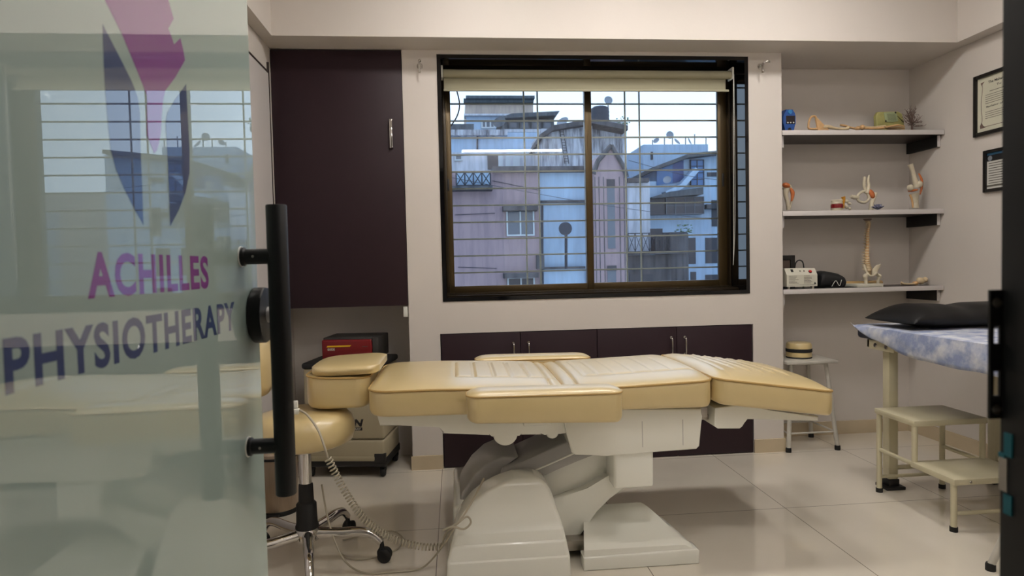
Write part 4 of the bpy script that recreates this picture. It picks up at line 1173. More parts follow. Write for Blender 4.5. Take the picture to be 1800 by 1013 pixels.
def vert(z0, h):
    z0, h = z0 * 1.25, h * 1.25
    return MB().lathe([(0.0005, z0), (0.032, z0), (0.034, z0 + 0.003), (0.031, z0 + h / 2), (0.034, z0 + h - 0.003), (0.032, z0 + h), (0.0005, z0 + h)], (vx, 0.11, Z2), 30)
obj('lower_vertebra', vert(0.0, 0.019), 'bonepale', vd)
obj('red_disc', MB().lathe([(0.0005, 0.0238), (0.034, 0.0238), (0.0355, 0.035), (0.034, 0.0475), (0.0005, 0.0475)], (vx, 0.11, Z2), 30), 'discred', vd)
obj('upper_vertebra', vert(0.038, 0.021), 'bonepale', vd)
obj('nerve_cord', bone([s2(1481, 366), s2(1482, 358), s2(1483, 350), s2(1482, 346)], [0.010, 0.009, 0.010, 0.013]), 'nerve', vd)
for i, (px, py, r) in enumerate(((1488, 354, 0.014), (1493, 358, 0.012), (1488, 364, 0.013), (1494, 367, 0.010))):
    obj('facet_process', MB().ball(s2(px, py), (r, r * 0.9, r * 0.75), 12, Matrix.Rotation(0.5 * i, 3, 'Y')), 'bonepale', vd)
hm = thing('hip_model', 'half pelvis and hip joint model with orange muscle on the middle shelf', 'anatomical model', (2.46, 0.12, Z2))
obj('hip_blade', bone([s2(1528, 308), s2(1526, 318), s2(1527, 328), s2(1523, 340)], [0.004, 0.009, 0.010, 0.014]).tube(spline([s2(1520, 311), s2(1519, 326), s2(1522, 338)], 8), 0.009, 10), 'bonepale', hm)
obj('pubic_ring', MB().tube(spline([s2(1523, 336), s2(1514, 338), s2(1507, 346), s2(1510, 354), s2(1520, 356), s2(1527, 350), s2(1526, 342), s2(1521, 337)], 8), 0.0085, 10), 'bonepale', hm)
obj('pubic_branch', bone([s2(1509, 347), s2(1502, 347), s2(1496, 345)], [0.010, 0.014, 0.010]), 'bonepale', hm)
obj('muscle', MB().ball(s2(1532, 341, 0.105), (0.017, 0.014, 0.030), 16, Matrix.Rotation(-0.5, 3, 'Y')), 'muscle', hm)
obj('femur', bone([s2(1531, 370), s2(1532, 358), s2(1536, 349), s2(1540, 339)], [0.014, 0.012, 0.011, 0.010]), 'bonepale', hm)
lt = thing('lotus_crystal', 'small lilac crystal lotus in front of the hip joint model', 'ornament', (2.52, 0.05, Z2))
lc = Vector(at(1543, 369, 0.05)); lc.z = Z2
for rng, (n, ln_, tilt) in enumerate(((8, 0.038, 0.5), (7, 0.036, 0.95), (5, 0.032, 1.3))):
    for k in range(n):
        a = 2 * PI * k / n + rng * 0.4
        m_ = Matrix.Rotation(a, 3, 'Z') @ Matrix.Rotation(-tilt, 3, 'Y')
        mb = MB().ball(lc + Vector((0, 0, 0.008)) + m_ @ Vector((ln_ * 0.55, 0, 0)), (ln_ * 0.5, ln_ * 0.2, ln_ * 0.12), 8, m_)
        obj('petal', mb, 'crystal', lt, angle=20)
obj('base', MB().lathe([(0.0005, 0), (0.016, 0), (0.012, 0.006), (0.0005, 0.008)], lc, 14), 'crystal', lt)
km = thing('knee_model', 'knee joint model with a tall femur at the right end of the middle shelf', 'anatomical model', (2.75, 0.14, Z2))
obj('femur', bone([s2(1600, 289), s2(1604, 300), s2(1607, 312), s2(1610, 324), s2(1611, 330)], [0.016, 0.012, 0.013, 0.017, 0.020]), 'bonepale', km)
obj('condyle', MB().ball(s2(1600, 330, 0.10), (0.018, 0.02, 0.020)), 'bonepale', km)
obj('condyle', MB().ball(s2(1616, 324, 0.10), (0.018, 0.02, 0.022)), 'bonepale', km)
obj('meniscus', MB().ball(s2(1605, 335), (0.030, 0.026, 0.008), 18, Matrix.Rotation(-0.15, 3, 'Y')), 'muscle', km)
obj('tibia', bone([s2(1607, 340), s2(1608, 348), s2(1609, 357), s2(1609, 366)], [0.031, 0.021, 0.017, 0.019]), 'bonepale', km)
obj('ligament', bone([s2(1615, 305), s2(1620, 316), s2(1620, 330), s2(1617, 342)], [0.004, 0.007, 0.007, 0.004]), 'muscle', km)
obj('fibula', bone([s2(1600, 342), s2(1603, 352), s2(1605, 365)], [0.008, 0.006, 0.006]), 'bonetan', km)
obj('base', MB().cyl((s2(1608, 366)[0], 0.11, Z2), (s2(1608, 366)[0], 0.11, Z2 + 0.005), 0.03), 'bonepale', km)

# -- lowest shelf
def s3(px, py, Y=0.11): p = at(px, py, Y); return (p.x, p.y, max(p.z, Z3 + 0.001))
pf = thing('photo_frame', 'dark picture frame leaning in the left corner of the lowest shelf', 'picture frame', (1.99, 0.24, Z3))
fx0_, fx1_ = PRx + 0.024, at(1396, 450, 0.24).x
fz1_ = at(1390, 449, 0.24).z
f = MB(); b_ = 0.030
f.box(fx0_, fx0_ + b_, 0.228, 0.246, Z3, fz1_, 0.002); f.box(fx1_ - b_, fx1_, 0.228, 0.246, Z3, fz1_, 0.002); f.box(fx0_ + b_, fx1_ - b_, 0.228, 0.246, Z3, Z3 + b_, 0.002); f.box(fx0_ + b_, fx1_ - b_, 0.228, 0.246, fz1_ - b_, fz1_, 0.002)
obj('frame', f, 'frameblack', pf)
obj('picture', MB().box(fx0_ + b_, fx1_ - b_, 0.236, 0.244, Z3 + b_, fz1_ - b_), mat('brown picture print', (112, 94, 84), 0.5, noise=0.15), pf, False)
# control box, sloped front
tb = thing('control_box', 'white metal control box with a red switch at the left of the lowest shelf', 'device', (2.04, 0.08, Z3))
bx0, bx1 = s3(1381, 500, 0.02)[0] + 0.005, s3(1436, 500, 0.02)[0]
zf0, zf1, zt1 = Z3 + 0.016, Z3 + 0.086, Z3 + 0.125
boxm = MB().prism([(0.015, zf0), (0.015, zf1), (0.045, zt1), (0.15, zt1), (0.15, zf0)], bx0, bx1, 'yz')
for v in boxm.bm.verts: pass
# prism 'yz' runs along X
bxo = obj('case', boxm, 'boxwhite', tb, False)
for x in (bx0 + 0.02, bx1 - 0.02):
    for y in (0.03, 0.13): obj('foot', MB().cyl((x, y, Z3), (x, y, zf0), 0.007, n=10), 'boxwhite', tb)
def bxp(u, v, w_, h_, m, name, out=0.0006):
    """piece on the sloped or vertical face; v measured up the front"""
    if v < zf1 - zf0:
        mb = MB().box(bx0 + u, bx0 + u + w_, 0.015 - out, 0.016, zf0 + v, zf0 + v + h_)
    else:
        q = v - (zf1 - zf0)
        dirv = Vector((0, 0.030, zt1 - zf1)).normalized(); nrm = Vector((0, -dirv.z, dirv.y))
        o = Vector((bx0 + u, 0.015, zf1)) + dirv * q
        mb = MB()
        vs = [o + Vector((dx, 0, 0)) + dirv * dv + nrm * dn for dx in (0, w_) for dv in (0, h_) for dn in (-0.001, out)]
        vv = [mb.bm.verts.new(p) for p in vs]
        for qd in ((0, 1, 3, 2), (4, 6, 7, 5), (0, 4, 5, 1), (2, 3, 7, 6), (0, 2, 6, 4), (1, 5, 7, 3)): mb.bm.faces.new([vv[i] for i in qd])
    return obj(name, mb, m, bxo, False)
W_ = bx1 - bx0
bxp(0.035, 0.092, 0.014, 0.018, 'inkblack', 'switch', 0.003)
bxp(W_ * 0.46, 0.094, 0.008, 0.007, 'ink', 'jack', 0.002); bxp(W_ * 0.59, 0.094, 0.008, 0.007, 'ink', 'jack', 0.002)
kd = Vector((0, -0.79, 0.61))
obj('red_switch', MB().cyl((bx0 + W_ * 0.80, 0.029, zf1 + 0.016), Vector((bx0 + W_ * 0.80, 0.029, zf1 + 0.016)) + kd * 0.008, 0.008, n=16), 'red', bxo)
obj('switch_ring', MB().cyl((bx0 + W_ * 0.80, 0.029, zf1 + 0.016), Vector((bx0 + W_ * 0.80, 0.029, zf1 + 0.016)) + kd * 0.003, 0.0105, n=16), 'inkblack', bxo)
tx = MB(); r9 = random.Random(9)
for cx, cw in ((0.014, 0.062), (W_ * 0.56, 0.058)):
    for k, z in enumerate((0.061, 0.054, 0.047, 0.040, 0.033, 0.026, 0.019)):
        ww = cw * r9.uniform(0.6, 1.0)
        tx.box(bx0 + cx, bx0 + cx + ww, 0.0144, 0.016, zf0 + z, zf0 + z + 0.0024)
tx.box(bx0 + 0.012, bx1 - 0.016, 0.0144, 0.016, zf0 + 0.009, zf0 + 0.0105)
obj('text_lines', tx, 'ink', bxo, False)
obj('emblem', MB().prism([(bx1 - 0.022, zf0 + 0.012), (bx1 - 0.008, zf0 + 0.012), (bx1 - 0.010, zf0 + 0.018), (bx1 - 0.015, zf0 + 0.026), (bx1 - 0.020, zf0 + 0.018)], 0.0144, 0.016, 'xz'), 'inkblack', bxo, False)
hpth = spline([s3(1397, 472, 0.12), s3(1399, 462, 0.115), s3(1405, 457.5, 0.11), s3(1411, 461, 0.105), s3(1413, 471, 0.10)], 8)
obj('power_lead', MB().tube(hpth, 0.0036, 8), 'rubber', tb)
# black pouch with cables
pc = thing('black_pouch', 'black nylon pouch beside the white control box on the lowest shelf', 'pouch', (2.17, 0.11, Z3))
def blob(x0, x1, y0, y1, ztop):
    rings = []
    n = len(ztop) - 1
    for i, (t, zt) in enumerate(ztop):
        x = lerp(x0, x1, t)
        ring = []
        for k in range(20):
            a = 2 * PI * k / 20
            cs, sn = math.cos(a), math.sin(a)
            yy = (y0 + y1) / 2 + (y1 - y0) / 2 * math.copysign(abs(cs) ** 0.6, cs)
            zz = Z3 + 0.001 + zt * (0.5 + 0.5 * math.copysign(abs(sn) ** 0.6, sn))
            ring.append((x + 0.004 * math.sin(a * 3 + i), yy, zz))
        rings.append(ring)
    return MB().loft(rings)
pxa, pxb = s3(1437.5, 500, 0.08)[0], s3(1480, 500, 0.08)[0]
obj('bag', blob(pxa, pxb, 0.04, 0.17, [(0.0, 0.075), (0.04, 0.092), (0.22, 0.104), (0.5, 0.096), (0.8, 0.086), (0.95, 0.074), (1.0, 0.05)]), 'fabricblack', pc, angle=60)
obj('flap', MB().prism([(pxa + 0.004, Z3 + 0.001), (pxa + 0.003, Z3 + 0.006), (pxb + 0.03, Z3 + 0.006), (pxb + 0.06, Z3 + 0.001)], 0.012, 0.15, 'xz'), 'fabricblack', pc)
cw = MB()
base = s3(1470, 500, 0.03)
for k in range(5):
    c0_ = Vector((base[0] - 0.026 + 0.014 * k, 0.028, Z3 + 0.028))
    cw.tube([c0_ + Vector((0.012 * math.cos(a), 0.004 * math.sin(a * 2), 0.018 * math.sin(a))) for a in [2 * PI * j / 18 for j in range(18)]], 0.0016, 6, True)
obj('cable_coil', cw, 'rubber', pc)
obj('cable_tie', MB().tube(spline([(base[0] - 0.03, 0.026, Z3 + 0.012), (base[0] - 0.01, 0.018, Z3 + 0.045), (base[0] + 0.012, 0.018, Z3 + 0.015), (base[0] + 0.028, 0.02, Z3 + 0.05)], 8), 0.0016, 6), 'whiteplastic', pc)
# wooden roller
rp0, rp1 = s3(1479, 497, 0.20), s3(1553, 500, 0.20)
tag(obj('wooden_rod', MB().tube([(rp0[0], 0.20, Z3 + 0.018), (rp1[0], 0.22, Z3 + 0.018)], [0.016, 0.014], 16), 'wood'), 'pale wooden rod lying behind the spine model on the lowest shelf', 'rod')
# spine model on a board
sm = thing('spine_model', 'flexible spine and pelvis model standing on a white board on the lowest shelf', 'anatomical model', (2.47, 0.12, Z3))
qa, qb = s3(1503, 503, 0.06)[0], s3(1549, 503, 0.06)[0]
obj('board', MB().box(qa, qb, 0.04, 0.17, Z3, Z3 + 0.020, 0.002), 'boxwhite', sm)
cent = spline([s3(1527, 474, 0.12), s3(1525, 462, 0.12), s3(1524, 445, 0.13), s3(1525, 425, 0.135), s3(1525.5, 408, 0.125), s3(1528, 394, 0.115), s3(1526, 388, 0.115)], 10)
nv = 24
for k in range(nv):
    t = k / (nv - 1)
    i = t * (len(cent) - 1); j = min(int(i), len(cent) - 2)
    p = cent[j].lerp(cent[j + 1], i - j)
    r = lerp(0.0185, 0.0085, t ** 0.8)
    hgt = lerp(0.0062, 0.0032, t)
    mb = MB().lathe([(0.0005, -hgt), (r, -hgt), (r * 0.86, 0), (r, hgt * 0.75), (0.0005, hgt * 0.75)], p, 14)
    mb.tube([p + Vector((0, 0.012, 0)), p + Vector((0, 0.012 + r * 1.3, -r * 0.5))], [r * 0.35, r * 0.16], 6)
    mb.tube([p + Vector((-r * 1.7, 0.012, 0)), p + Vector((0, 0.010, 0)), p + Vector((r * 1.7, 0.012, 0))], [r * 0.14, r * 0.26, r * 0.14], 6)
    obj('vertebra', mb, 'bone', sm)
obj('disc_core', MB().tube(cent, [lerp(0.013, 0.006, i / (len(cent) - 1)) for i in range(len(cent))], 8), 'bonetan', sm)
tp_ = s3(1525, 387, 0.115)
obj('skull_plate', MB().lathe([(0.0005, -0.004), (0.016, -0.004), (0.024, 0.003), (0.022, 0.008), (0.0005, 0.007)], tp_, 18), 'twig', sm)
obj('sacrum', bone([s3(1526, 470, 0.125), s3(1527, 478, 0.13), s3(1530, 486, 0.135)], [0.020, 0.016, 0.006]), 'bone', sm)
def ilium(ps, nm):
    c = MB()
    rings = []
    for (px, py, Y, rw, rt_) in ps:
        p = Vector(s3(px, py, Y))
        rings.append([p + Vector((rw * math.cos(2 * PI * k / 14), rt_ * math.sin(2 * PI * k / 14), rw * 0.35 * math.cos(2 * PI * k / 14))) for k in range(14)])
    return obj(nm, c.loft(rings), 'bonepale', sm, angle=60)
ilium([(1545, 467, 0.10, 0.006, 0.006), (1543, 466, 0.10, 0.020, 0.006), (1540, 472, 0.10, 0.026, 0.008), (1538, 479, 0.10, 0.018, 0.010), (1537, 485, 0.095, 0.010, 0.010)], 'hip_bone')
obj('hip_bone', MB().tube(spline([s3(1519, 466, 0.10), s3(1521, 474, 0.085), s3(1525, 481, 0.08), s3(1529, 486, 0.075)], 8), [0.005] + [0.0075] * 24, 10), 'bonepale', sm)
obj('pubic_arch', MB().tube(spline([s3(1523, 480, 0.08), s3(1529, 485, 0.07), s3(1534, 485, 0.07), s3(1541, 480, 0.085)], 8), 0.006, 10), 'bonepale', sm)
obj('femur_stub', bone([(s3(1522, 500, 0.08)[0], 0.08, Z3 + 0.02), s3(1522, 492, 0.08), s3(1521, 486, 0.08), s3(1524, 483, 0.085)], [0.011, 0.010, 0.015, 0.010]), 'bonepale', sm)
obj('femur_stub', bone([(s3(1543, 500, 0.10)[0], 0.10, Z3 + 0.02), s3(1544, 492, 0.10), s3(1546, 486, 0.10), s3(1542, 483, 0.10)], [0.009, 0.009, 0.012, 0.009]), 'bonepale', sm)
# foot skeleton
fs = thing('foot_skeleton', 'foot bone model lying at the right end of the lowest shelf', 'anatomical model', (2.78, 0.12, Z3))
obj('heel_bone', MB().ball(s3(1618, 494, 0.12), (0.026, 0.02, 0.022), 14, Matrix.Rotation(0.4, 3, 'Y')).ball(s3(1626, 492, 0.12), (0.016, 0.016, 0.018)), 'bone', fs)
obj('ankle_bones', MB().ball(s3(1609, 498, 0.12), (0.018, 0.018, 0.012)), 'bonetan', fs)
for k in range(5):
    obj('toe_bones', bone([s3(1607, 499, 0.09 + 0.014 * k), s3(1597, 499.5, 0.08 + 0.018 * k), s3(1589, 499, 0.075 + 0.02 * k), s3(1584, 496 + k, 0.075 + 0.02 * k)], [0.006, 0.005, 0.006, 0.005], 8), 'bonetan' if k % 2 else 'bone', fs)

# ================================================================== OUTDOORS
GZ = -10.0
struct('ground', MB().box(-80, 140, 3.0, 160, GZ - 0.3, GZ), 'ground')
def px_rect(x0, y0, x1, y1, Y):
    """opposite corners of a front-facing rectangle seen between these photo pixels at distance Y"""
    a, b, c, d = at(x0, y0, Y), at(x1, y0, Y), at(x0, y1, Y), at(x1, y1, Y)
    return (a.x + c.x) / 2, (b.x + d.x) / 2, (c.z + d.z) / 2, (a.z + b.z) / 2
def ebox(x0, y0, x1, y1, Y, dep, down=False, mb=None, bev=0.0):
    a, b, z0, z1 = px_rect(x0, y0, x1, y1, Y)
    return (mb or MB()).box(a, b, Y, Y + dep, GZ if down else z0, z1, bev)
def building(name, label, x0, y0, x1, Y, dep, m):
    a, b, z0, z1 = px_rect(x0, y0, x1, y0 + 10, Y)
    t = thing(name, label, 'building', ((a + b) / 2, Y + dep / 2, GZ))
    obj('wall', ebox(x0, y0, x1, y0 + 10, Y, dep, True), m, t, False)
    return t
def part(name, t, rect, Y, dep, m, **k):
    return obj(name, ebox(*rect, Y, dep, **k), m, t, False)
def window_ext(t, rect, Y, frame='extwhite', glass='extglass', bars=1, horiz=0, fr=2.5):
    x0, y0, x1, y1 = rect
    a, b, z0, z1 = px_rect(*rect, Y)
    w_ = (b - a) / (x1 - x0) * fr
    f = MB()
    f.box(a, a + w_, Y - 0.08, Y + 0.04, z0, z1); f.box(b - w_, b, Y - 0.08, Y + 0.04, z0, z1)
    f.box(a + w_, b - w_, Y - 0.08, Y + 0.04, z0, z0 + w_); f.box(a + w_, b - w_, Y - 0.08, Y + 0.04, z1 - w_, z1)
    for k in range(bars):
        xc = lerp(a, b, (k + 1) / (bars + 1)); f.box(xc - w_ / 2, xc + w_ / 2, Y - 0.07, Y + 0.04, z0 + w_, z1 - w_)
    for k in range(horiz):
        zc = lerp(z0, z1, (k + 1) / (horiz + 1)); f.box(a + w_, b - w_, Y - 0.065, Y + 0.04, zc - w_ / 2, zc + w_ / 2)
    fo = obj('window', f, frame, t, False)
    obj('pane', MB().box(a, b, Y - 0.03, Y + 0.02, z0, z1), glass, fo, False)
    return fo
def railing(t, x0, y0, x1, y1, Y, n, cross=True, m='extmetal', th=0.03):
    a, b, z0, z1 = px_rect(x0, y0, x1, y1, Y)
    r = MB()
    for z in (z0, z1): r.box(a, b, Y - th / 2, Y + th / 2, z - th / 2, z + th / 2)
    for k in range(n + 1):
        x = lerp(a, b, k / n); r.box(x - th / 2, x + th / 2, Y - th / 2, Y + th / 2, z0, z1)
    if cross:
        for k in range(n):
            xa, xb = lerp(a, b, k / n), lerp(a, b, (k + 1) / n)
            r.cyl((xa, Y, z0), (xb, Y, z1), th * 0.4, n=5); r.cyl((xa, Y, z1), (xb, Y, z0), th * 0.4, n=5)
    return obj('railing', r, m, t, False)
def dish(t, px, py, Y, rad, face, m='dish', name='satellite_dish'):
    c = at(px, py, Y)
    d = Vector(face).normalized()
    q = Vector((0, 0, 1)).rotation_difference(d).to_matrix()
    o = obj(name, MB().lathe([(0.0005, 0.0), (rad * 0.5, rad * 0.06), (rad * 0.85, rad * 0.18), (rad, rad * 0.27), (rad * 0.99, rad * 0.29), (rad * 0.8, rad * 0.2), (rad * 0.45, rad * 0.1), (0.0005, rad * 0.05)], c, 24, q), m, t)
    return o
def pole(t, px, y0, y1, Y, r, m='extmetal', name='pole', px2=None):
    return obj(name, MB().cyl(at(px, y1, Y), at(px2 or px, y0, Y), r, n=8), m, t)

# ---- pink block, left half of the view (distance 20 m)
Y0 = 20.0
pk = building('pink_building', 'faded pink building with a white framed window in the left pane', 600, 301, 947, Y0, 3.5, 'pinkwall')
part('parapet', pk, (866, 292, 947, 302), Y0 - 0.25, 1.2, 'concrete')
part('balcony_slab', pk, (760, 327, 866, 334), Y0 - 0.55, 0.6, 'concrete')
railing(pk, 802, 303, 862, 326, Y0 - 0.5, 4, True, th=0.05)
part('door_recess', pk, (803, 302, 861, 327), Y0 - 0.02, 0.1, 'bluewall')
window_ext(pk, (890, 369, 939, 415), Y0 - 0.02, bars=1)
part('window_ledge', pk, (885, 361, 946, 370), Y0 - 0.55, 0.6, 'concrete')
window_ext(pk, (892, 487, 940, 530), Y0 - 0.02, bars=1, glass='extdark')
part('window_ledge', pk, (886, 480, 947, 489), Y0 - 0.55, 0.6, 'concrete')
obj('drain_pipe', MB().cyl(at(953, 360, Y0 - 0.1), at(953, 600, Y0 - 0.1), 0.05, n=8), 'extmetal', pk)
part('pipe_box', pk, (944, 449, 957, 473), Y0 - 0.3, 0.3, 'concrete')
for (xa, ya, xb, yb) in ((800, 378, 870, 375), (805, 470, 873, 472), (866, 318, 950, 335)):
    obj('wall_cable', MB().cyl(at(xa, ya, Y0 - 0.05), at(xb, yb, Y0 - 0.05), 0.012, n=6), 'extmetal', pk)
# white bay right of it
wb2 = building('white_annexe', 'pale blue-white block with a black round disc on a pipe', 948, 302, 1029, Y0 + 0.3, 3.2, 'bluewall')
part('parapet', wb2, (948.5, 292, 1029, 302), Y0 + 0.05, 1.2, 'concrete')
part('ledge', wb2, (950, 352, 1029, 356), Y0 + 0.1, 0.3, 'concrete')
part('ledge', wb2, (957, 469, 1029, 473), Y0 + 0.0, 0.4, 'concrete')
part('lower_wall', wb2, (957, 473, 1029, 620), Y0 + 0.15, 0.3, 'bluewall', down=True)
cpx = at(994, 402, Y0 - 0.4)
obj('round_disc', MB().cyl(cpx, cpx + Vector((0, 0.06, 0)), 0.245, n=32), 'tank', wb2)
obj('disc_pipe', MB().cyl(at(995, 412, Y0 - 0.3), at(995, 473, Y0 - 0.3), 0.055, n=10), 'extmetal', wb2)
# pink gabled tower
tw = thing('gabled_tower', 'narrow pink tower with a pointed gable and slit windows', 'building', (at(1073, 400, Y0).x, Y0 + 3, GZ))
g = [at(1042, 620, Y0 - 0.4), at(1103, 620, Y0 - 0.4), at(1101, 312, Y0 - 0.4), at(1097, 296, Y0 - 0.4), at(1074, 256, Y0 - 0.4), at(1050, 284, Y0 - 0.4), at(1043, 306, Y0 - 0.4)]
gp = [(p.x + 0.02, GZ if i < 2 else p.z) for i, p in enumerate(g)]
obj('wall', MB().prism(gp, Y0 - 0.4, Y0 + 3, 'xz'), 'pinkwall', tw, False)
gc = MB()
for p, q in zip(g[2:-1], g[3:]): gc.tube([(p.x, Y0 - 0.45, p.z), (q.x, Y0 - 0.45, q.z)], 0.09, 6)
obj('gable_coping', gc, 'concrete', tw)
for rect in ((1068, 315, 1081, 437), (1068, 467, 1083, 510)):
    part('slit_window', tw, rect, Y0 - 0.43, 0.1, 'extglass'); 
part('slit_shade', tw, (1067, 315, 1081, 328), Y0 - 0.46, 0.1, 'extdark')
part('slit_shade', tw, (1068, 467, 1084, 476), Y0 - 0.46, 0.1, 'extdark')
for xx in (1046, 1053, 1061, 1089, 1097):
    a = at(xx, 330, Y0 - 0.41); obj('wall_groove', MB().box(a.x - 0.012, a.x + 0.012, Y0 - 0.415, Y0 - 0.39, GZ, a.z + 0.4), 'concrete', tw, False)
# stained white house behind, with water tank
Y2 = 28.5
sh2 = building('stained_house', 'stained white house with a black water tank and roof dish', 952, 226, 1041, Y2, 4, 'dirtywall')
part('side_wall', sh2, (1040, 214, 1102, 330), Y2 + 0.6, 3.6, 'dirtywall', down=True)
rf = MB()
for (xa, ya, xb, yb) in ((948, 242, 972, 226), (972, 226, 1040, 214), (1040, 214, 1102, 226)):
    a, b = at(xa, ya, Y2 - 0.3), at(xb, yb, Y2 - 0.3)
    rf.prism([(a.x, a.z - 0.12), (b.x, b.z - 0.12), (b.x, b.z + 0.12), (a.x, a.z + 0.12)], Y2 - 0.5, Y2 + 4.1, 'xz')
obj('roof_edge', rf, 'concrete', sh2, False)
part('upper_wall', sh2, (975, 219, 1041, 240), Y2 + 0.05, 3.9, 'dirtywall', down=True)
lad = MB()
for (xa, xb) in ((990, 1000), (984, 993)): lad.cyl(at(xa, 228, Y2 - 0.1), at(xb, 288, Y2 - 0.1), 0.02, n=6)
for k in range(12):
    y = 232 + k * 4.7; lad.cyl(at(984.5 + k * 0.75, y, Y2 - 0.1), at(991 + k * 0.75, y, Y2 - 0.1), 0.015, n=5)
obj('ladder', lad, 'extmetal', sh2)
dish(sh2, 990, 216, Y2 + 1, 0.33, (-0.5, -0.6, 0.6))
a = at(1055, 216, Y2 + 2)
wtank = MB().lathe([(0.0005, 0.0), (0.48, 0.0), (0.51, 0.06), (0.48, 0.15), (0.51, 0.25), (0.48, 0.35), (0.51, 0.45), (0.48, 0.55), (0.51, 0.65), (0.48, 0.75), (0.49, 0.86), (0.36, 0.95), (0.0005, 0.98)], (a.x, Y2 + 2, a.z - 0.1), 28)
obj('water_tank', wtank, 'tank', sh2)
pole(sh2, 1069, 182, 196, Y2 + 2, 0.03)
dish(sh2, 1069, 177, Y2 + 2, 0.23, (0, -1, 0.15))
tg = MB()
r7 = random.Random(4)
c = at(1101, 222, Y2 + 0.3)
for k in range(26):
    d = Vector((r7.uniform(-0.55, 0.15), r7.uniform(-0.1, 0.1), r7.uniform(-0.05, 0.5)))
    tg.ball(c + d, (0.05, 0.04, 0.03), 6)
tg.tube([c, c + Vector((-0.2, 0, 0.25)), c + Vector((-0.3, 0, 0.45))], 0.012, 5)
obj('roof_plant', tg, 'leaf', sh2)
# white terraces in the left pane, in front of the beige block
Y3 = 34.6
te = building('terrace_house', 'bluish white terrace house with drying yard in the upper left pane', 700, 233, 955, Y3, 6, 'bluewall')
part('parapet', te, (700, 228, 892, 238), Y3 - 0.4, 0.5, 'dirtywall')
part('tank_room', te, (760, 218, 833, 232), Y3 + 0.4, 3, 'roofgrey')
part('lower_wall', te, (700, 268, 960, 300), Y3 - 1.2, 1.2, 'whitewall', down=True)
window_ext(te, (799, 272, 813, 283), Y3 - 1.22, bars=0, glass='extglass')
part('doorway', te, (857, 273, 877, 298), Y3 - 1.25, 0.1, 'extdark')
for rect in ((876, 273, 884, 296), (889, 273, 897, 296), (902, 275, 914, 296)): part('shutter', te, rect, Y3 - 1.28, 0.1, 'extwhite')
obj('drain_pipe', MB().cyl(at(839, 232, Y3 - 0.1), at(839, 268, Y3 - 0.1), 0.05, n=8), 'extmetal', te)
# beige block with flat roof at the back
Y4 = 50.0
bg = building('beige_block', 'beige upper storey with a flat overhanging roof, farthest back on the left', 818, 176, 937, Y4, 8, 'beigewall')
part('roof_slab', bg, (819, 168, 940, 173), Y4 - 0.8, 9, 'roofgrey')
part('fascia', bg, (815, 173, 938, 180), Y4 - 0.5, 0.6, 'roofgrey')
part('lower_slab', bg, (816, 200, 905, 203), Y4 - 1.0, 1.2, 'whitewall')
part('lower_storey', bg, (820, 204, 905, 232), Y4 - 0.6, 0.8, 'bluewall', down=True)
window_ext(bg, (846, 212, 870, 226), Y4 - 0.62, bars=2, glass='extglass')
pr = MB()
a, b = at(884, 204, Y4 - 3), at(984, 196, Y4 - 3)
Y5 = 42.0
ps = building('roof_pavilion', 'grey roof pavilion with a slanted sheet roof', 886, 209, 974, Y5, 5, 'roofgrey')
a, b = at(878, 207, Y5 - 0.6), at(984, 195, Y5 - 0.6)
obj('slanted_roof', MB().prism([(a.x, a.z), (at(898, 203, Y5).x, at(898, 203, Y5).z), (b.x, b.z), (at(975, 206, Y5).x, at(975, 206, Y5).z), (at(890, 211, Y5).x, at(890, 211, Y5).z)], Y5 - 0.6, Y5 + 6, 'xz'), 'roofgrey', ps, False)
for k in range(4):
    window_ext(ps, (894 + k * 20, 213, 911 + k * 20, 227), Y5 - 0.02, 'roofgrey', 'extglass', 0)
part('lower_band', ps, (886, 227, 976, 232), Y5 - 0.1, 0.2, 'whitewall')
dish(ps, 879, 216, Y5 - 1, 0.45, (-0.4, -0.8, 0.4), 'roofgrey')
# blue-white block on the right
Y6 = 30.5
bw = building('blue_white_block', 'bluish white block with a slanted roof and blue glazed stair in the right pane', 1131, 318, 1330, Y6, 10, 'bluewall')
part('top_block', bw, (1131, 254, 1245, 330), Y6 + 3, 8, 'bluewall', down=True)
part('slit', bw, (1144, 267, 1148, 281), Y6 + 2.95, 0.1, 'extdark')
a = [at(1146, 298, Y6 - 0.6), at(1210, 274, Y6 - 0.6), at(1330, 260, Y6 - 0.6)]
sr = MB()
for p, q in zip(a[:-1], a[1:]): sr.prism([(p.x, p.z - 0.1), (q.x, q.z - 0.1), (q.x, q.z + 0.1), (p.x, p.z + 0.1)], Y6 - 0.7, Y6 + 4, 'xz')
obj('slanted_roof', sr, 'roofgrey', bw, False)
w1 = [at(1154, 299, Y6), at(1210, 278, Y6), at(1330, 265, Y6), at(1330, 330, Y6), at(1154, 330, Y6)]
obj('upper_wall', MB().prism([(p.x, p.z) for p in w1], Y6 + 0.05, Y6 + 4, 'xz'), 'bluewall', bw, False)
q = [at(1154, 300, Y6), at(1182, 289, Y6), at(1182, 322, Y6), at(1154, 326, Y6)]
obj('blue_panel', MB().prism([(p.x, p.z) for p in q], Y6 - 0.05, Y6 + 0.1, 'xz'), 'extblue', bw, False)
q = [at(1182, 289, Y6), at(1201, 282, Y6), at(1201, 318, Y6), at(1182, 322, Y6)]
obj('blue_panel', MB().prism([(p.x, p.z) for p in q], Y6 - 0.06, Y6 + 0.1, 'xz'), 'extbluedark', bw, False)
window_ext(bw, (1213, 281, 1237, 327), Y6 - 0.05, 'extmetal', 'extblue', 1, 3, 1.2)
q = [at(1160, 340, Y6), at(1186, 328, Y6), at(1212, 299, Y6), at(1219, 304, Y6), at(1192, 334, Y6), at(1165, 347, Y6)]
obj('stair_flight', MB().prism([(p.x, p.z) for p in q], Y6 - 0.9, Y6 - 0.2, 'xz'), 'bluewall', bw, False)
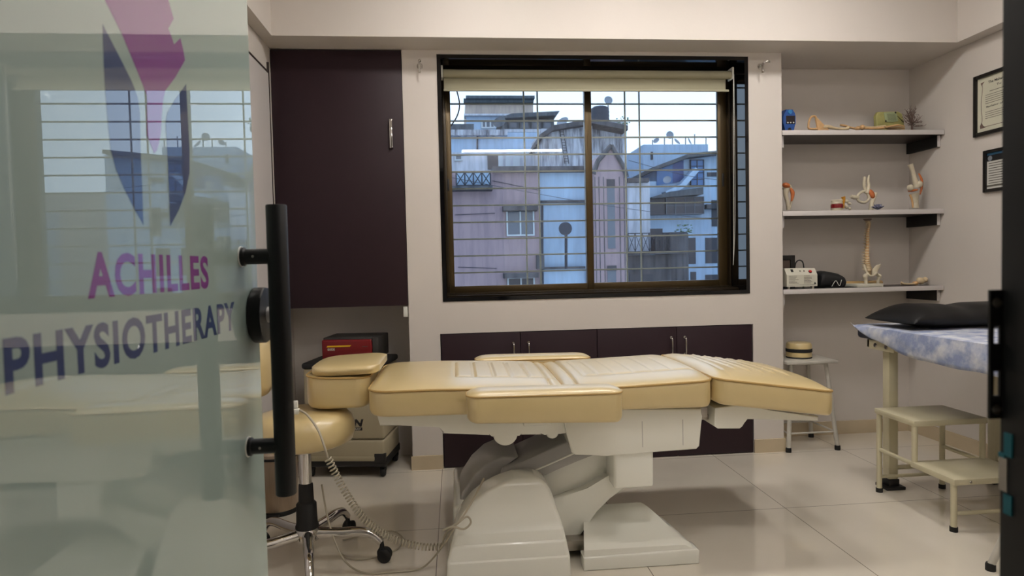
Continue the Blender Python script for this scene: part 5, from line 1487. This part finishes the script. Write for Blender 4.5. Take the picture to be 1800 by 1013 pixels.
dish(bw, 1173, 317, Y6 - 0.8, 0.22, (-0.4, -0.8, 0.4))
part('window_band', bw, (1138, 348, 1237, 377), Y6 - 0.5, 0.6, 'extdark')
q = [at(1136, 350, Y6), at(1166, 341, Y6), at(1224, 333, Y6), at(1224, 345, Y6), at(1137, 352, Y6)]
obj('sheet_awning', MB().prism([(p.x, p.z) for p in q], Y6 - 1.0, Y6, 'xz'), 'roofgrey', bw, False)
window_ext(bw, (1170, 346, 1237, 377), Y6 - 0.55, 'extglass', 'extdark', 3, 1, 1.0)
for rect in ((1251, 352, 1268, 398), (1240, 418, 1261, 463), (1240, 483, 1262, 520), (1209, 418, 1223, 464), (1214, 478, 1224, 520), (1244, 303, 1266, 310)):
    part('dark_window', bw, rect, Y6 - 0.03, 0.1, 'extdark')
part('window_ledge', bw, (1242, 359, 1266, 367), Y6 - 0.4, 0.4, 'concrete')
for k, (px, py, r) in enumerate(((1154, 248, 0.20), (1177, 238, 0.24), (1189, 250, 0.24), (1211, 249, 0.24))):
    dish(bw, px, py, Y6 + 4, r, ((-0.6, -0.6, 0.5), (0, -1, 0.1), (0.5, -0.6, 0.6), (0.8, -0.5, 0.4))[k])
for px, y0, y1 in ((1147, 246, 256), (1168, 240, 256), (1182, 235, 256), (1205, 242, 256), (1221, 236, 256), (1241, 241, 256)): pole(bw, px, y0, y1, Y6 + 4, 0.03)
# lower grey balcony between the tower and the block
Y7 = 24.5
gb = building('stained_balcony_house', 'dark stained concrete balcony with iron railing below the blue-white block', 1103, 448, 1208, Y7, 2.4, 'concrete')
cl = at(1194, 470, Y7)
obj('curved_corner', MB().cyl((at(1193, 470, Y7).x, Y7 + 0.5, GZ), (at(1193, 470, Y7).x, Y7 + 0.5, at(1193, 410, Y7).z), 0.62, n=28), 'concrete', gb)
part('upper_parapet', gb, (1178, 408, 1208, 450), Y7 + 0.1, 2.2, 'concrete')
railing(gb, 1104, 410, 1178, 442, Y7 - 0.05, 6, True, th=0.035)
part('balcony_slab', gb, (1103, 442, 1210, 447), Y7 - 0.2, 1.2, 'concrete')
for rect in ((1107, 482, 1125, 520), (1130, 482, 1148, 520)): part('dark_window', gb, rect, Y7 - 0.02, 0.1, 'extdark')
wh = building('white_gap_house', 'white house seen between the pink tower and the stained balcony', 1104, 318, 1142, Y7 + 2.9, 1.5, 'whitewall')
part('roof_slab', wh, (1104, 313, 1141, 320), Y7 + 2.6, 1.8, 'concrete')
part('door', wh, (1143, 402, 1165, 442), Y7 + 2.9, 0.3, 'extdark')
lv = MB()
c = at(1200, 407, Y7 + 0.6)
for k in range(40):
    d = Vector((r7.uniform(-0.35, 0.40), r7.uniform(-0.2, 0.2), r7.uniform(-0.05, 0.32)))
    mm = Matrix.Rotation(r7.uniform(0, 6), 3, 'Z') @ Matrix.Rotation(r7.uniform(-1, 1), 3, 'X')
    lv.ball(c + d, (0.075, 0.045, 0.012), 6, mm)
pl = obj('balcony_plant', lv, 'leaf', gb)
# overhead wires
for (xa, ya, xb, yb), lb in (((760, 306, 1300, 392), 'dark overhead wire sloping across both window panes'), ((1105, 282, 1300, 320), 'dark overhead wire in front of the blue-white block')):
    a, b = at(xa, ya, 14.5), at(xb, yb, 16.5)
    mid = a.lerp(b, 0.5) - Vector((0, 0, 0.12))
    tag(obj('overhead_wire', MB().tube(spline([a, mid, b], 10), 0.008, 5), 'extmetal'), lb, 'wire', 'overhead wires outside the window')
# cable hanging by the left edge of the window
tag(obj('hanging_cable', MB().tube(spline([(0.02, 0.37, 2.306), (0.055, 0.375, 2.17), (0.04, 0.375, 2.08), (-0.02, 0.375, 1.995), (-0.047, 0.375, 1.97)], 8), 0.004, 6), 'rubber'), 'short black cable hanging outside the upper left window corner', 'cable')
# neighbours further right, seen from the doorway side and in the glass door
nb1 = thing('grey_block', 'pale grey block with a roof terrace beyond the right window edge', 'building', (24, 27, GZ))
obj('wall', MB().box(19.5, 29, 24, 31, GZ, 4.4), 'whitewall', nb1, False)
obj('roof_room', MB().box(21.5, 26, 25, 30, 4.4, 6.4), 'whitewall', nb1, False)
obj('roof_slab', MB().box(26.5, 33.5, 23.6, 30, 4.9, 5.2), 'roofgrey', nb1, False)
for k in range(4): obj('window', MB().box(20.3 + 2.2 * k, 21.6 + 2.2 * k, 23.95, 24.05, 1.5, 3.0), 'extglass', nb1, False)
nb2 = thing('low_terrace', 'low grey terrace house beyond the right window edge', 'building', (36, 30, GZ))
obj('wall', MB().box(29.5, 44, 25, 36, GZ, 3.2), 'bluewall', nb2, False)
obj('canopy', MB().box(30.5, 38, 24.4, 29, 4.6, 4.8), 'roofgrey', nb2, False)
for x in (31, 34.2, 37.5): obj('post', MB().box(x, x + 0.15, 24.6, 24.75, 3.2, 4.6), 'extmetal', nb2, False)
nb3 = thing('far_block', 'tall pale block beyond the right window edge', 'building', (18, 40, GZ))
obj('wall', MB().box(21, 28, 40, 48, GZ, 6.5), 'beigewall', nb3, False)
